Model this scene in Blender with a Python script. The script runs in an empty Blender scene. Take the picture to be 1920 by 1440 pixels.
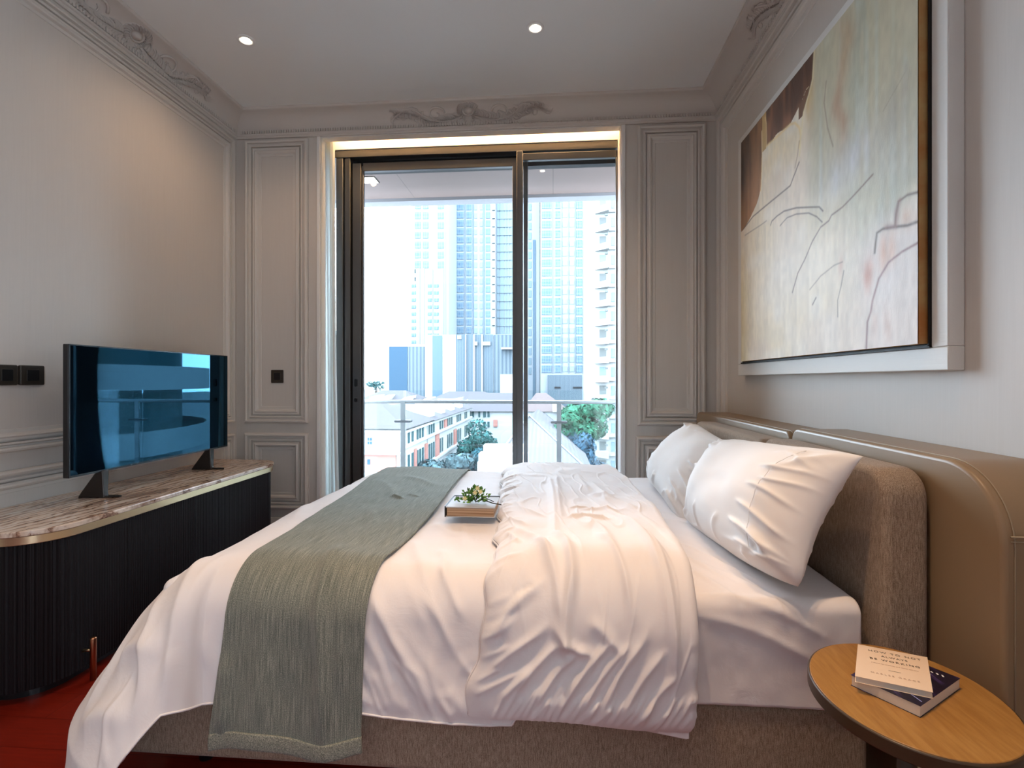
import bpy, bmesh, math, random
import numpy as np
from mathutils import Vector, Matrix
R = math.radians
random.seed(7)
SC = bpy.context.scene
COL = SC.collection

# ------------------------------------------------------------------ camera, sky, exposure
F, CX, V0, H = 960.0, 960.0, 713.0, 1.20           # focal length, centre, horizon (of a 1920 x 1440 frame), eye height
YAW = math.atan(77 / 960.0)
SN, CS = math.sin(YAW), math.cos(YAW)
cam_d = bpy.data.cameras.new('camera'); cam = bpy.data.objects.new('camera', cam_d); COL.objects.link(cam)
cam.location = (0, 0, H); cam.rotation_euler = (R(90), 0, YAW)
cam_d.sensor_width = 36; cam_d.lens = 36 * F / 1920; cam_d.shift_y = -(720 - V0) / 1920
cam_d.clip_start = 0.02; cam_d.clip_end = 1500
SC.camera = cam
SC.view_settings.view_transform = 'Standard'; SC.view_settings.look = 'None'
SC.view_settings.exposure = 1.62; SC.view_settings.gamma = 1.0; SC.view_settings.use_curve_mapping = False
cy = SC.cycles
cy.use_denoising = True; cy.max_bounces = 8; cy.diffuse_bounces = 5; cy.glossy_bounces = 4
cy.transmission_bounces = 6; cy.transparent_max_bounces = 12; cy.caustics_reflective = False; cy.caustics_refractive = False
cy.sample_clamp_indirect = 6.0
W = bpy.data.worlds.new('sky'); SC.world = W; W.use_nodes = True
wb = W.node_tree.nodes['Background']; wb.inputs['Color'].default_value = (0.70, 0.85, 1.0, 1); wb.inputs['Strength'].default_value = 6.6

def area_light(name, loc, rot, size, power, color, shape='SQUARE', sy=None, spread=None):
    l = bpy.data.lights.new(name, 'AREA'); l.shape = shape; l.size = size
    if sy: l.size_y = sy
    l.energy = power; l.color = color
    if spread: l.spread = spread
    o = bpy.data.objects.new(name, l); COL.objects.link(o); o.location = loc; o.rotation_euler = rot
    return o
# daylight portal in the balcony opening: emits nothing, only guides the sampling of the sky
pt = area_light('window_portal', (-0.62, 3.84, 1.5), (R(-90), 0, 0), 2.2, 1, (1, 1, 1), 'RECTANGLE', 3.0)
pt.data.cycles.is_portal = True
pt2 = area_light('added_opening_portal', (1.20, -1.85, 1.55), (0, R(90), 0), 2.5, 1, (1, 1, 1), 'RECTANGLE', .7)  # guides sky sampling through the added opening behind the camera
pt2.data.cycles.is_portal = True
WARM = (1.0, 0.66, 0.40)

# ------------------------------------------------------------------ tiny helpers
def ray(u, v):
    t = (u - CX) / F
    return (-SN + t * CS, CS + t * SN, (V0 - v) / F)
def at(u, v, y):                                     # a far point that stands at distance y and shows at (u, v)
    r = ray(u, v); s = y / r[1]
    return Vector((r[0] * s, y, H + r[2] * s))

class MB:
    def __init__(s): s.v = []; s.f = []; s.uv = {}
    def add(s, vs, fs):
        n = len(s.v); s.v += [tuple(p) for p in vs]; s.f += [tuple(i + n for i in f) for f in fs]; return n
    def box(s, x0, x1, y0, y1, z0, z1):
        s.add([(x0,y0,z0),(x1,y0,z0),(x1,y1,z0),(x0,y1,z0),(x0,y0,z1),(x1,y0,z1),(x1,y1,z1),(x0,y1,z1)],
              [(0,3,2,1),(4,5,6,7),(0,1,5,4),(1,2,6,5),(2,3,7,6),(3,0,4,7)]); return s
    def prism(s, pts, z0, z1, axis='z'):             # pts: closed outline, extruded along an axis
        n = len(pts)
        def m(p, z): return {'z': (p[0], p[1], z), 'y': (p[0], z, p[1]), 'x': (z, p[0], p[1])}[axis]
        s.add([m(p, z0) for p in pts] + [m(p, z1) for p in pts],
              [tuple(range(n - 1, -1, -1)), tuple(range(n, 2 * n))] + [(i, (i + 1) % n, n + (i + 1) % n, n + i) for i in range(n)]); return s
    def tube(s, path, r, seg=10, cap=True):
        P = [Vector(p) for p in path]; n = len(P)
        rr = r if isinstance(r, (list, tuple)) else [r] * n
        ups = None; vs = []
        for i in range(n):
            t = (P[min(i + 1, n - 1)] - P[max(i - 1, 0)]).normalized()
            if ups is None:
                ups = t.orthogonal().normalized()
            ups = (ups - t * ups.dot(t)).normalized(); b = t.cross(ups)
            for k in range(seg):
                a = 2 * math.pi * k / seg
                vs.append(P[i] + (ups * math.cos(a) + b * math.sin(a)) * rr[i])
        fs = [(i * seg + k, i * seg + (k + 1) % seg, (i + 1) * seg + (k + 1) % seg, (i + 1) * seg + k) for i in range(n - 1) for k in range(seg)]
        if cap: fs += [tuple(range(seg - 1, -1, -1)), tuple((n - 1) * seg + k for k in range(seg))]
        s.add(vs, fs); return s
    def lathe(s, prof, c=(0, 0, 0), seg=32, sx=1, sy=1):
        vs = []; n = len(prof)
        for k in range(seg):
            a = 2 * math.pi * k / seg
            for r, z in prof: vs.append((c[0] + r * sx * math.cos(a), c[1] + r * sy * math.sin(a), c[2] + z))
        fs = [(k * n + i, ((k + 1) % seg) * n + i, ((k + 1) % seg) * n + i + 1, k * n + i + 1) for k in range(seg) for i in range(n - 1)]
        s.add(vs, fs); return s
    def build(s, name, mat, parent=None, smooth=False, bevel=0, bseg=2, auto=None, loc=None):
        me = bpy.data.meshes.new(name); me.from_pydata(s.v, [], s.f); me.update()
        bm = bmesh.new(); bm.from_mesh(me); bmesh.ops.recalc_face_normals(bm, faces=bm.faces); bm.to_mesh(me); bm.free()
        o = bpy.data.objects.new(name, me); COL.objects.link(o)
        if mat: me.materials.append(mat)
        if smooth:
            for p in me.polygons: p.use_smooth = True
        if auto is not None:
            for p in me.polygons: p.use_smooth = True
            me.set_sharp_from_angle(angle=R(auto))
        if bevel:
            b = o.modifiers.new('bevel', 'BEVEL'); b.width = bevel; b.segments = bseg; b.limit_method = 'ANGLE'; b.angle_limit = R(40)
            for p in me.polygons: p.use_smooth = True
            try: me.set_sharp_from_angle(angle=R(60))
            except Exception: pass
            b.harden_normals = False
        if parent is not None:
            o.parent = parent
            o.matrix_parent_inverse = Matrix.Translation(-parent.location) if parent.type == 'EMPTY' and tuple(parent.location) != (0, 0, 0) else Matrix()
        return o
def rnd_rect(x0, x1, y0, y1, r, n=8):
    out = []
    rs = r if isinstance(r, (list, tuple)) else (r,) * 4      # corners: (x0,y0) (x1,y0) (x1,y1) (x0,y1)
    for (cx, cy_, a0, q) in ((x0 + rs[0], y0 + rs[0], 180, rs[0]), (x1 - rs[1], y0 + rs[1], 270, rs[1]), (x1 - rs[2], y1 - rs[2], 0, rs[2]), (x0 + rs[3], y1 - rs[3], 90, rs[3])):
        for k in range(n + 1):
            a = R(a0 + 90 * k / n); out.append((cx + q * math.cos(a), cy_ + q * math.sin(a)))
    return out
def empty(name, label, cat, loc=(0, 0, 0), group=None):
    o = bpy.data.objects.new(name, None); COL.objects.link(o); o.location = loc; o.empty_display_size = .05
    o['label'] = label; o['category'] = cat
    if group: o['group'] = group
    return o
def tag(o, label, cat=None, group=None, kind=None):
    if label: o['label'] = label
    if cat: o['category'] = cat
    if group: o['group'] = group
    if kind: o['kind'] = kind
    return o
def struct(o, label=None, cat=None):
    o['kind'] = 'structure'
    if label: o['label'] = label
    if cat: o['category'] = cat
    return o

# ------------------------------------------------------------------ materials
def mat(name, col, rough=.6, metal=0, spec=.5, coat=0, sheen=0, emis=None, es=0, bump=None, tint=None):
    m = bpy.data.materials.new(name); m.use_nodes = True; nt = m.node_tree; b = nt.nodes['Principled BSDF']
    b.inputs['Base Color'].default_value = (*col, 1); b.inputs['Roughness'].default_value = rough
    b.inputs['Metallic'].default_value = metal; b.inputs['Specular IOR Level'].default_value = spec
    b.inputs['Coat Weight'].default_value = coat; b.inputs['Sheen Weight'].default_value = sheen
    if emis: b.inputs['Emission Color'].default_value = (*emis, 1); b.inputs['Emission Strength'].default_value = es
    return m
def nd(m, t, **kw):
    n = m.node_tree.nodes.new(t)
    for k, v in kw.items():
        if k in n.inputs: n.inputs[k].default_value = v
        else: setattr(n, k, v)
    return n
def lk(m, a, b): m.node_tree.links.new(a, b)
def coords(m, kind='Object', scale=(1, 1, 1), rot=(0, 0, 0)):
    tc = nd(m, 'ShaderNodeTexCoord'); mp = nd(m, 'ShaderNodeMapping')
    mp.inputs['Scale'].default_value = scale; mp.inputs['Rotation'].default_value = rot
    lk(m, tc.outputs[kind], mp.inputs['Vector']); return mp.outputs['Vector']
def ramp(m, fac, stops):
    r = nd(m, 'ShaderNodeValToRGB'); e = r.color_ramp.elements
    while len(e) < len(stops): e.new(0.5)
    for q, (p, c) in zip(e, stops): q.position = p; q.color = (*c, 1)
    lk(m, fac, r.inputs['Fac']); return r.outputs['Color']
def noise(m, vec, scale, detail=4, rough=.55, dist=0):
    n = nd(m, 'ShaderNodeTexNoise'); n.inputs['Scale'].default_value = scale; n.inputs['Detail'].default_value = detail
    n.inputs['Roughness'].default_value = rough; n.inputs['Distortion'].default_value = dist
    lk(m, vec, n.inputs['Vector']); return n.outputs['Fac']
def bump(m, fac, strength, dist=.002):
    b = nd(m, 'ShaderNodeBump'); b.inputs['Strength'].default_value = strength; b.inputs['Distance'].default_value = dist
    lk(m, fac, b.inputs['Height']); lk(m, b.outputs['Normal'], m.node_tree.nodes['Principled BSDF'].inputs['Normal'])
def basec(m, c): lk(m, c, m.node_tree.nodes['Principled BSDF'].inputs['Base Color'])

WALLC = (0.62, 0.575, 0.53)
M_wall = mat('painted_woodgrain_wall', WALLC, .55, spec=.3)
g = noise(M_wall, coords(M_wall, scale=(14, 14, 0.5)), 6, 6, .65, 1.2)
basec(M_wall, ramp(M_wall, g, [(.3, (0.605, 0.56, 0.515)), (.55, WALLC), (.8, (0.635, 0.59, 0.545))])); bump(M_wall, g, .10, .002)
M_trim = mat('painted_trim', (0.64, 0.60, 0.555), .45, spec=.35)
M_plaster = mat('cornice_plaster', (0.63, 0.585, 0.54), .6, spec=.25)
M_ceil = mat('ceiling_paint', (0.82, 0.83, 0.82), .8, spec=.1)
M_white = mat('white_reveal_paint', (0.80, 0.79, 0.77), .5)
M_floor = mat('red_brown_polished_floor', (0.1, 0.008, 0.003), .28, spec=.3)
fv = coords(M_floor, scale=(1, 1, 1))
bk = nd(M_floor, 'ShaderNodeTexBrick'); lk(M_floor, fv, bk.inputs['Vector'])
bk.inputs['Scale'].default_value = 1; bk.inputs['Brick Width'].default_value = 1.2; bk.inputs['Row Height'].default_value = .14
bk.inputs['Mortar Size'].default_value = .0012; bk.inputs['Color1'].default_value = (0.17, 0.010, 0.004, 1); bk.inputs['Color2'].default_value = (0.21, 0.016, 0.006, 1); bk.inputs['Mortar'].default_value = (0.08, 0.004, 0.002, 1)
fg = noise(M_floor, coords(M_floor, scale=(2, 25, 1)), 4, 5)
mx = nd(M_floor, 'ShaderNodeMix', data_type='RGBA', blend_type='MULTIPLY'); mx.inputs[0].default_value = .6
lk(M_floor, bk.outputs['Color'], mx.inputs[6]); lk(M_floor, ramp(M_floor, fg, [(.3, (.6, .55, .5)), (.7, (1, 1, 1))]), mx.inputs[7]); basec(M_floor, mx.outputs[2])
def fabric(name, c0, c1, c2, sc=(420, 420, 48), b=.5, rough=.95, kind='Object'):
    m = mat(name, c1, rough, spec=.1, sheen=.15)
    n1 = noise(m, coords(m, kind, scale=sc), 1, 3, .7); n2 = noise(m, coords(m, kind, scale=(sc[0] * 2, sc[1] * 2, sc[0] * 2)), 1, 2, .6)
    a = nd(m, 'ShaderNodeMath', operation='ADD'); lk(m, n1, a.inputs[0]); lk(m, n2, a.inputs[1])
    h = nd(m, 'ShaderNodeMath', operation='MULTIPLY'); lk(m, a.outputs[0], h.inputs[0]); h.inputs[1].default_value = .5
    basec(m, ramp(m, h.outputs[0], [(.36, c0), (.5, c1), (.64, c2)])); bump(m, h.outputs[0], b, .002); return m
M_tweed = fabric('brown_tweed_fabric', (.15, .10, .065), (.31, .23, .165), (.50, .39, .30))
M_leather = mat('olive_tan_leather', (.27, .18, .10), .38, spec=.45)
bump(M_leather, noise(M_leather, coords(M_leather), 420, 3), .12, .0008)
M_stitch = mat('leather_piping', (.33, .26, .17), .5)
M_sheet = mat('white_cotton_sheet', (.80, .765, .765), .85, spec=.15, sheen=.1)
M_duvet = mat('white_cotton_duvet', (.82, .775, .765), .8, spec=.18, sheen=.1)
for m_ in (M_sheet, M_duvet):
    bump(m_, noise(m_, coords(m_, 'Object', (1, 1, 1)), 9, 5, .6, .8), .12, .02)
M_pillow = mat('white_cotton_pillowcase', (.85, .82, .80), .8, spec=.18, sheen=.1)
M_throw = mat('grey_green_woven_throw', (.2, .22, .18), .95, spec=.08, sheen=.2)
tv1 = noise(M_throw, coords(M_throw, 'UV', (330, 9, 1)), 1, 3, .75); tv2 = noise(M_throw, coords(M_throw, 'UV', (420, 420, 1)), 1, 2, .6)
a_ = nd(M_throw, 'ShaderNodeMath', operation='ADD'); lk(M_throw, tv1, a_.inputs[0]); lk(M_throw, tv2, a_.inputs[1])
h_ = nd(M_throw, 'ShaderNodeMath', operation='MULTIPLY'); lk(M_throw, a_.outputs[0], h_.inputs[0]); h_.inputs[1].default_value = .5
basec(M_throw, ramp(M_throw, h_.outputs[0], [(.36, (.085, .10, .085)), (.5, (.185, .20, .17)), (.66, (.40, .40, .33))])); bump(M_throw, h_.outputs[0], .5, .002)
M_throwhem = fabric('throw_hem_weave', (.10, .11, .09), (.22, .23, .19), (.42, .41, .33), sc=(300, 300, 300))
M_bronze = mat('bronze_window_metal', (.13, .13, .13), .32, metal=.75)
M_darkmetal = mat('dark_track_metal', (.012, .013, .015), .5)
M_railmetal = mat('satin_rail_metal', (.30, .32, .33), .35, metal=.8)
M_brass = mat('brushed_brass', (.62, .47, .29), .28, metal=1)
M_copper = mat('copper_leg', (.55, .26, .14), .3, metal=1)
M_ebony = mat('dark_fluted_wood', (.009, .007, .008), .5, spec=.2)
bump(M_ebony, noise(M_ebony, coords(M_ebony, scale=(90, 90, 3)), 3, 4), .3, .001)
M_black = mat('black_plastic', (.008, .008, .009), .3)
M_plate = mat('dark_bronze_switch_plate', (.065, .055, .045), .3, metal=.5)
M_sand = mat('painting_backing_black', (.004, .004, .004), .6)
M_frame = mat('white_picture_frame', (.74, .73, .70), .5, spec=.3)
bump(M_frame, noise(M_frame, coords(M_frame, scale=(20, 1, 20)), 8, 4), .2, .002)
M_canvasedge = mat('ochre_canvas_edge', (.42, .20, .06), .6)
ce = noise(M_canvasedge, coords(M_canvasedge, scale=(1, 3, 1.5)), 5, 4); basec(M_canvasedge, ramp(M_canvasedge, ce, [(.35, (.45, .17, .04)), (.6, (.52, .34, .13))]))
M_tabletop = mat('honey_oak_veneer', (.42, .21, .06), .38, spec=.4)
tn = noise(M_tabletop, coords(M_tabletop, scale=(60, 7, 7), rot=(0, 0, .5)), 1.2, 5, .6, .6)
basec(M_tabletop, ramp(M_tabletop, tn, [(.35, (.31, .145, .035)), (.6, (.39, .20, .055)), (.8, (.45, .25, .075))]))
M_table_edge = mat('dark_table_edge', (.055, .032, .015), .4)
M_marble = mat('brown_veined_marble', (.5, .4, .32), .12, spec=.5)
mv = coords(M_marble, scale=(5.5, 1.7, 3), rot=(0, 0, .25)); n1 = noise(M_marble, mv, 1.6, 6, .62, 1.6)
wv = nd(M_marble, 'ShaderNodeTexWave', wave_type='BANDS', bands_direction='X', wave_profile='SAW'); lk(M_marble, mv, wv.inputs['Vector'])
wv.inputs['Scale'].default_value = 1.5; wv.inputs['Distortion'].default_value = 13; wv.inputs['Detail'].default_value = 5; wv.inputs['Detail Scale'].default_value = 1.2; wv.inputs['Detail Roughness'].default_value = .65
mm = nd(M_marble, 'ShaderNodeMix', data_type='RGBA', blend_type='MULTIPLY'); mm.inputs[0].default_value = 1
lk(M_marble, ramp(M_marble, wv.outputs['Fac'], [(0, (.12, .055, .04)), (.10, (.45, .30, .22)), (.25, (.74, .62, .52)), (.75, (.80, .72, .64)), (.97, (.50, .36, .28)), (1.0, (.2, .1, .07))]), mm.inputs[6])
lk(M_marble, ramp(M_marble, n1, [(.36, (.45, .34, .29)), (.47, (.9, .8, .72)), (.7, (1, 1, 1))]), mm.inputs[7]); basec(M_marble, mm.outputs[2])

def glass_mat(name, tint=(1, 1, 1), gloss=(1, 1, 1), ior=1.5, k=1.0):
    m = bpy.data.materials.new(name); m.use_nodes = True; nt = m.node_tree; nt.nodes.remove(nt.nodes['Principled BSDF'])
    out = nt.nodes['Material Output']; tr = nd(m, 'ShaderNodeBsdfTransparent'); tr.inputs['Color'].default_value = (*tint, 1)
    gl = nd(m, 'ShaderNodeBsdfGlossy'); gl.inputs['Roughness'].default_value = .0; gl.inputs['Color'].default_value = (*gloss, 1)
    fr = nd(m, 'ShaderNodeFresnel'); fr.inputs['IOR'].default_value = ior
    mu = nd(m, 'ShaderNodeMath', operation='MULTIPLY'); lk(m, fr.outputs[0], mu.inputs[0]); mu.inputs[1].default_value = k
    mix = nd(m, 'ShaderNodeMixShader'); lk(m, mu.outputs[0], mix.inputs[0]); lk(m, tr.outputs[0], mix.inputs[1]); lk(m, gl.outputs[0], mix.inputs[2])
    lk(m, mix.outputs[0], out.inputs['Surface']); return m
M_glass = glass_mat('window_glass', (.97, .985, .99), ior=1.45)
M_railglass = glass_mat('balcony_glass', (.93, .97, .975), ior=1.4)

# ------------------------------------------------------------------ the room
XL, XR, D, ZC, ZK = -2.39, 1.15, 3.70, 3.19, 3.02     # walls, ceiling, cornice foot
YB = -2.6
struct(MB().box(XL - .15, XR + .15, YB - .15, D + .25, -.12, 0).build('floor', M_floor))
struct(MB().box(XL - .15, XR + .15, YB - .15, D + .25, ZC, ZC + .15).build('ceiling', M_ceil))
struct(MB().box(XL - .15, XL, YB, D, 0, ZC).build('wall_left', M_wall))
# the right wall has an added unseen opening that lets in extra daylight
SW0, SW1 = -2.2, -1.5
struct(MB().box(XR, XR + .15, SW1, D, 0, ZC).box(XR, XR + .15, YB, SW0, 0, ZC).box(XR, XR + .15, SW0, SW1, 0, .3).box(XR, XR + .15, SW0, SW1, 2.8, ZC).build('wall_right', M_wall))
struct(MB().box(XL - .15, XR + .15, YB - .15, YB, 0, ZC).build('wall_rear', M_wall))
OX0, OX1 = -1.735, .49                                  # balcony opening
w = MB()
PX = -2.15                                              # the curtain pocket runs on behind the left pier
w.box(XL - .15, OX0, D, D + .075, 0, ZC); w.box(XL - .15, PX, D + .075, D + .25, 0, ZC); w.box(PX, OX0, D + .175, D + .25, 2.995, ZC); w.box(OX1, XR + .15, D, D + .25, 0, ZC)
w.box(OX0, OX1, D, D + .075, ZK, ZC); w.box(OX0, OX1, D + .175, D + .25, 2.995, ZC)
struct(w.build('wall_front', M_wall))
struct(MB().box(OX0, OX1, D + .165, D + .174, 2.995, ZC - .002).box(OX0, OX0 + .008, D + .004, D + .076, .0, ZC - .01)
       .box(OX0, OX1, D + .002, D + .074, ZK - .006, ZK - .0005).box(OX1 - .010, OX1, D + .004, D + .164, 0, ZC - .01).build('trim_1', M_white))
# casing of the opening
struct(MB().box(OX0 - .022, OX0 + .004, D - .014, D + .002, 0, ZK - .002).box(OX1 - .004, OX1 + .022, D - .014, D + .002, 0, ZK - .002).build('trim_2', M_white, bevel=.004))

# moulded picture-frame panels: profile swept round a rectangle
PROF = [(0, 0), (0, .016), (.004, .026), (.012, .030), (.019, .026), (.0215, .010), (.028, .009), (.034, .021), (.0425, .020), (.0440, .001), (.0505, .001), (.0525, .020), (.062, .018), (.069, .024), (.077, .019), (.083, .005), (.098, .004), (.100, 0)]
PROF2 = [(d * 1.25, h) for d, h in PROF]
def panel(m, wall, a0, a1, z0, z1, prof=PROF):
    rings = []
    for d, h in prof:
        ring = []
        for (a, z) in ((a0 + d, z0 + d), (a1 - d, z0 + d), (a1 - d, z1 - d), (a0 + d, z1 - d)):
            if wall == 'left': ring.append((XL + h, a, z))
            elif wall == 'right': ring.append((XR - h, a, z))
            else: ring.append((a, D - h, z))
        rings.append(ring)
    n = len(prof); vs = [p for r in rings for p in r]
    m.add(vs, [(i * 4 + k, i * 4 + (k + 1) % 4, (i + 1) * 4 + (k + 1) % 4, (i + 1) * 4 + k) for i in range(n - 1) for k in range(4)])
    return m
struct(panel(MB(), 'left', -1.5, 3.645, .885, 2.995).build('trim_3', M_trim))
struct(panel(MB(), 'left', -1.5, 3.645, .23, .803).build('trim_4', M_trim))
struct(panel(MB(), 'front', -2.317, -1.823, .880, 3.006, PROF2).build('trim_5', M_trim))
struct(panel(MB(), 'front', -2.317, -1.823, .235, .803, PROF2).build('trim_6', M_trim))
struct(panel(MB(), 'front', .597, 1.066, .880, 3.003, PROF2).build('trim_7', M_trim))
struct(panel(MB(), 'front', .585, 1.066, .235, .803, PROF2).build('trim_8', M_trim))
struct(panel(MB(), 'right', -1.5, 3.640, .66, 3.005, [(d * 1.5, h) for d, h in PROF]).build('trim_9', M_trim))
struct(MB().box(XL, XL + .018, YB, D, 0, .17).build('baseboard_left', M_trim, bevel=.004))
struct(MB().box(XL + .018, OX0 - .022, D - .018, D, 0, .17).box(OX1 + .022, XR - .018, D - .018, D, 0, .17).build('baseboard_front', M_trim, bevel=.004))
struct(MB().box(XR - .018, XR, YB, D, 0, .17).build('baseboard_right', M_trim, bevel=.004))

# cornice: swept cove profile (p = distance from wall, z)
CR = .112
cprof = [(0, ZK), (.010, ZK), (.014, ZK + .006), (.014, ZK + .014), (.022, ZK + .018), (.022, ZK + .030), (.012, ZK + .036)]
for k in range(9):
    a = R(8 + 78 * k / 8); cprof.append((.124 - CR * math.cos(a), ZK + .036 + CR * math.sin(a)))
cprof += [(.122, ZC - .022), (.136, ZC - .018), (.140, ZC - .010), (.140, ZC), (0, ZC)]
def sweep_line(m, prof, wall, a0, a1, mit0=0, mit1=0):
    vs = []
    for e, mt in ((a0, mit0), (a1, mit1)):
        for p, z in prof:
            a = e + mt * p
            vs.append({'left': (XL + p, a, z), 'right': (XR - p, a, z), 'front': (a, D - p, z)}[wall])
    n = len(prof); m.add(vs, [(i, i + 1, n + i + 1, n + i) for i in range(n - 1)] + [tuple(range(n)), tuple(range(n, 2 * n))]); return m
cl = sweep_line(MB(), cprof, 'left', YB, D, 0, -1); struct(cl.build('trim_10', M_plaster, auto=25))
cr = sweep_line(MB(), cprof, 'right', YB, D, 0, -1); struct(cr.build('trim_11', M_plaster, auto=25))
cf = sweep_line(MB(), cprof, 'front', XL, XR, 1, -1)
struct(cf.build('trim_12', M_plaster, auto=25))
# bead row (small tongues) along the foot of the cornice
def beads(wall, a0, a1):
    m = MB(); a = a0
    while a < a1:
        p0, p1, z0, z1, wd = .008, .027, ZK + .031, ZK + .052, .009
        if wall == 'front': m.box(a, a + wd, D - p1, D - p0, z0, z1)
        elif wall == 'right': m.box(XR - p1, XR - p0, a, a + wd, z0, z1)
        else: m.box(XL + p0, XL + p1, a, a + wd, z0, z1)
        a += .019
    return m
struct(beads('front', XL + .05, XR - .05).build('trim_13', M_plaster))
struct(beads('right', .6, D - .05).build('trim_14', M_plaster))
struct(beads('left', .6, D - .05).build('trim_15', M_plaster))

# plaster relief: scrolls and acanthus leaves laid on the cove.  s along the wall, w up the cove (0..1)
def cove(wall, s, w_, h):
    a = R(4 + 84 * w_); p = .124 - (CR - h) * math.cos(a); z = ZK + .036 + (CR - h) * math.sin(a) - .0
    return {'left': (XL + p, s, z), 'right': (XR - p, s, z), 'front': (s, D - p, z)}[wall]
ARC = CR * R(84)
def relief(wall, c, half, name, seed=1, fl=1):
    m = MB(); HK = 2.2; rng = random.Random(seed)
    def leaf(s0, w0, ang, L, wd, ht):                    # tapered curved leaf with a mid groove
        n = 7; vs = []; fs = []
        for i in range(n + 1):
            t = i / n; bend = .9 * t * t; a = ang + bend * fl
            x = L * t * math.cos(a); y = L * t * math.sin(a)
            ww = wd * (math.sin(math.pi * min(1, t * .9 + .08)) ** .7) * (1 - .35 * t)
            nx, ny = -math.sin(a), math.cos(a)
            for q, hh in ((-1, -.002), (-.55, ht * .8), (0, ht * .45), (.55, ht), (1, -.002)):
                hh2 = hh * HK * (1 - .5 * t) if hh > 0 else hh
                S_ = s0 + (x + nx * q * ww); W_ = w0 + (y + ny * q * ww) / ARC
                vs.append(cove(wall, c + S_, min(1.02, max(-.05, W_)), hh2))
        for i in range(n):
            for k in range(4): fs.append((i * 5 + k, i * 5 + k + 1, (i + 1) * 5 + k + 1, (i + 1) * 5 + k))
        m.add(vs, fs)
    def stem(pts, r0, r1):
        n = len(pts); path = [cove(wall, c + p[0], min(1.0, max(0, p[1])), .006) for p in pts]
        m.tube(path, [r0 + (r1 - r0) * i / (n - 1) for i in range(n)], 6)
    def boss(s0, w0, rx, ry, ht):
        vs = [cove(wall, c + s0, w0, ht)]; fs = []; n = 18; rings = [(.35, .93), (.7, .62), (.95, .15), (1.0, -.1), (1.12, .12), (1.28, .45), (1.42, .35), (1.55, -.1)]
        for q, hh in rings:
            for k in range(n):
                a = 2 * math.pi * k / n
                vs.append(cove(wall, c + s0 + rx * q * math.cos(a), w0 + ry * q * math.sin(a) / ARC, ht * hh))
        fs += [(0, 1 + k, 1 + (k + 1) % n) for k in range(n)]
        for j in range(len(rings) - 1):
            for k in range(n): fs.append((1 + j * n + k, 1 + (j + 1) * n + k, 1 + (j + 1) * n + (k + 1) % n, 1 + j * n + (k + 1) % n))
        m.add(vs, fs)
    boss(0, .56, .032, .028, .032)
    for k in range(22):                                  # crest of leaves round the boss
        a = R(-60 + 300 * k / 21)
        leaf(.050 * math.cos(a), .55 + .045 * math.sin(a) / ARC, a, .040 if math.sin(a) > 0 else .032, .0085, .012)
    K = half / .575
    for sgn in (-1, 1):
        def sp(cx, cw, r0, turns, a0, dirn, rr=.008):
            pts = []
            for i in range(22):
                t = i / 21; a = a0 + dirn * turns * 2 * math.pi * t; r = r0 * (1 - .8 * t)
                pts.append((sgn * (cx + r * math.cos(a)) * K, cw + r * math.sin(a) / ARC))
            stem(pts, rr, rr * .5)
        sp(.235, .44, .066, 1.15, math.pi * .95, -1); sp(.385, .60, .055, 1.2, math.pi, 1); sp(.12, .28, .036, 1.1, 0, -1, .004); sp(.475, .36, .035, 1.1, math.pi, -1, .004)
        base = [(.05, .30), (.12, .16), (.20, .12), (.28, .22), (.34, .42), (.40, .80), (.46, .72), (.52, .48), (.565, .34)]
        stem([(sgn * x * K, y) for x, y in base], .009, .006)
        for i in range(34):                              # acanthus leaves along the scroll
            t = i / 33; x = .07 + .47 * t
            wv_ = .30 - .20 * math.sin(t * math.pi * 1.1) + .36 * max(0, math.sin((t - .45) * math.pi * 1.5))
            for up in (1, -1):
                ang = (R(62 + rng.uniform(-16, 16)) * up)
                if sgn < 0: ang = math.pi - ang
                L = rng.uniform(.042, .070) * (1 - .25 * t)
                leaf(sgn * x * K, wv_ + .03 * up, ang, L, L * .20, .010)
        leaf(sgn * .55 * K, .42, R(-38) if sgn > 0 else math.pi + R(38), .062, .016, .009)
        leaf(sgn * .04 * K, .20, R(-60) if sgn > 0 else math.pi + R(60), .04, .009, .010)
        leaf(sgn * .015 * K, .14, R(-20) if sgn > 0 else math.pi + R(20), .03, .008, .010)
    return struct(m.build(name, M_plaster, smooth=True))
relief('front', -.61, .575, 'trim_16', 3)
relief('left', 2.70, .62, 'trim_17', 5)
relief('left', 1.46, .62, 'trim_19', 9)
relief('right', 2.36, .60, 'trim_18', 6)

# ------------------------------------------------------------------ balcony door (bronze sliding frames)
win = empty('window_1', None, None, (-.62, 3.9, 0)); win['kind'] = 'structure'; del win['label']; del win['category']
def wp(name, m, mt=M_bronze, bv=.003): return m.build(name, mt, win, bevel=bv)
X0, X1 = PX, OX1 - .011
fr = MB().box(X0, X1, 3.875, 3.96, 2.937, 2.993)                       # header beam
fr.box(-1.692, -1.636, 3.88, 3.96, .02, 2.937).box(-1.623, -1.580, 3.885, 3.96, .02, 2.937)  # left posts
fr.box(X0, X1, 3.88, 4.06, .0, .02)
wp('frame', fr)
wp('track', MB().box(-1.58, X1, 3.965, 4.03, 2.86, 2.993).box(-1.636, -1.623, 3.90, 3.94, .02, 2.937).box(-1.58, -1.552, 3.95, 3.99, .02, 2.937), M_darkmetal, 0)
lf = MB().box(-1.570, -1.500, 3.905, 3.945, .03, 2.902).box(-1.500, -1.484, 3.915, 3.945, .03, 2.885).box(-1.484, -.30, 3.905, 3.945, 2.838, 2.902).box(-1.484, -.30, 3.905, 3.945, .03, .11).box(-.31, -.262, 3.905, 3.945, .03, 2.902)
wp('left_sash', lf)
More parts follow.
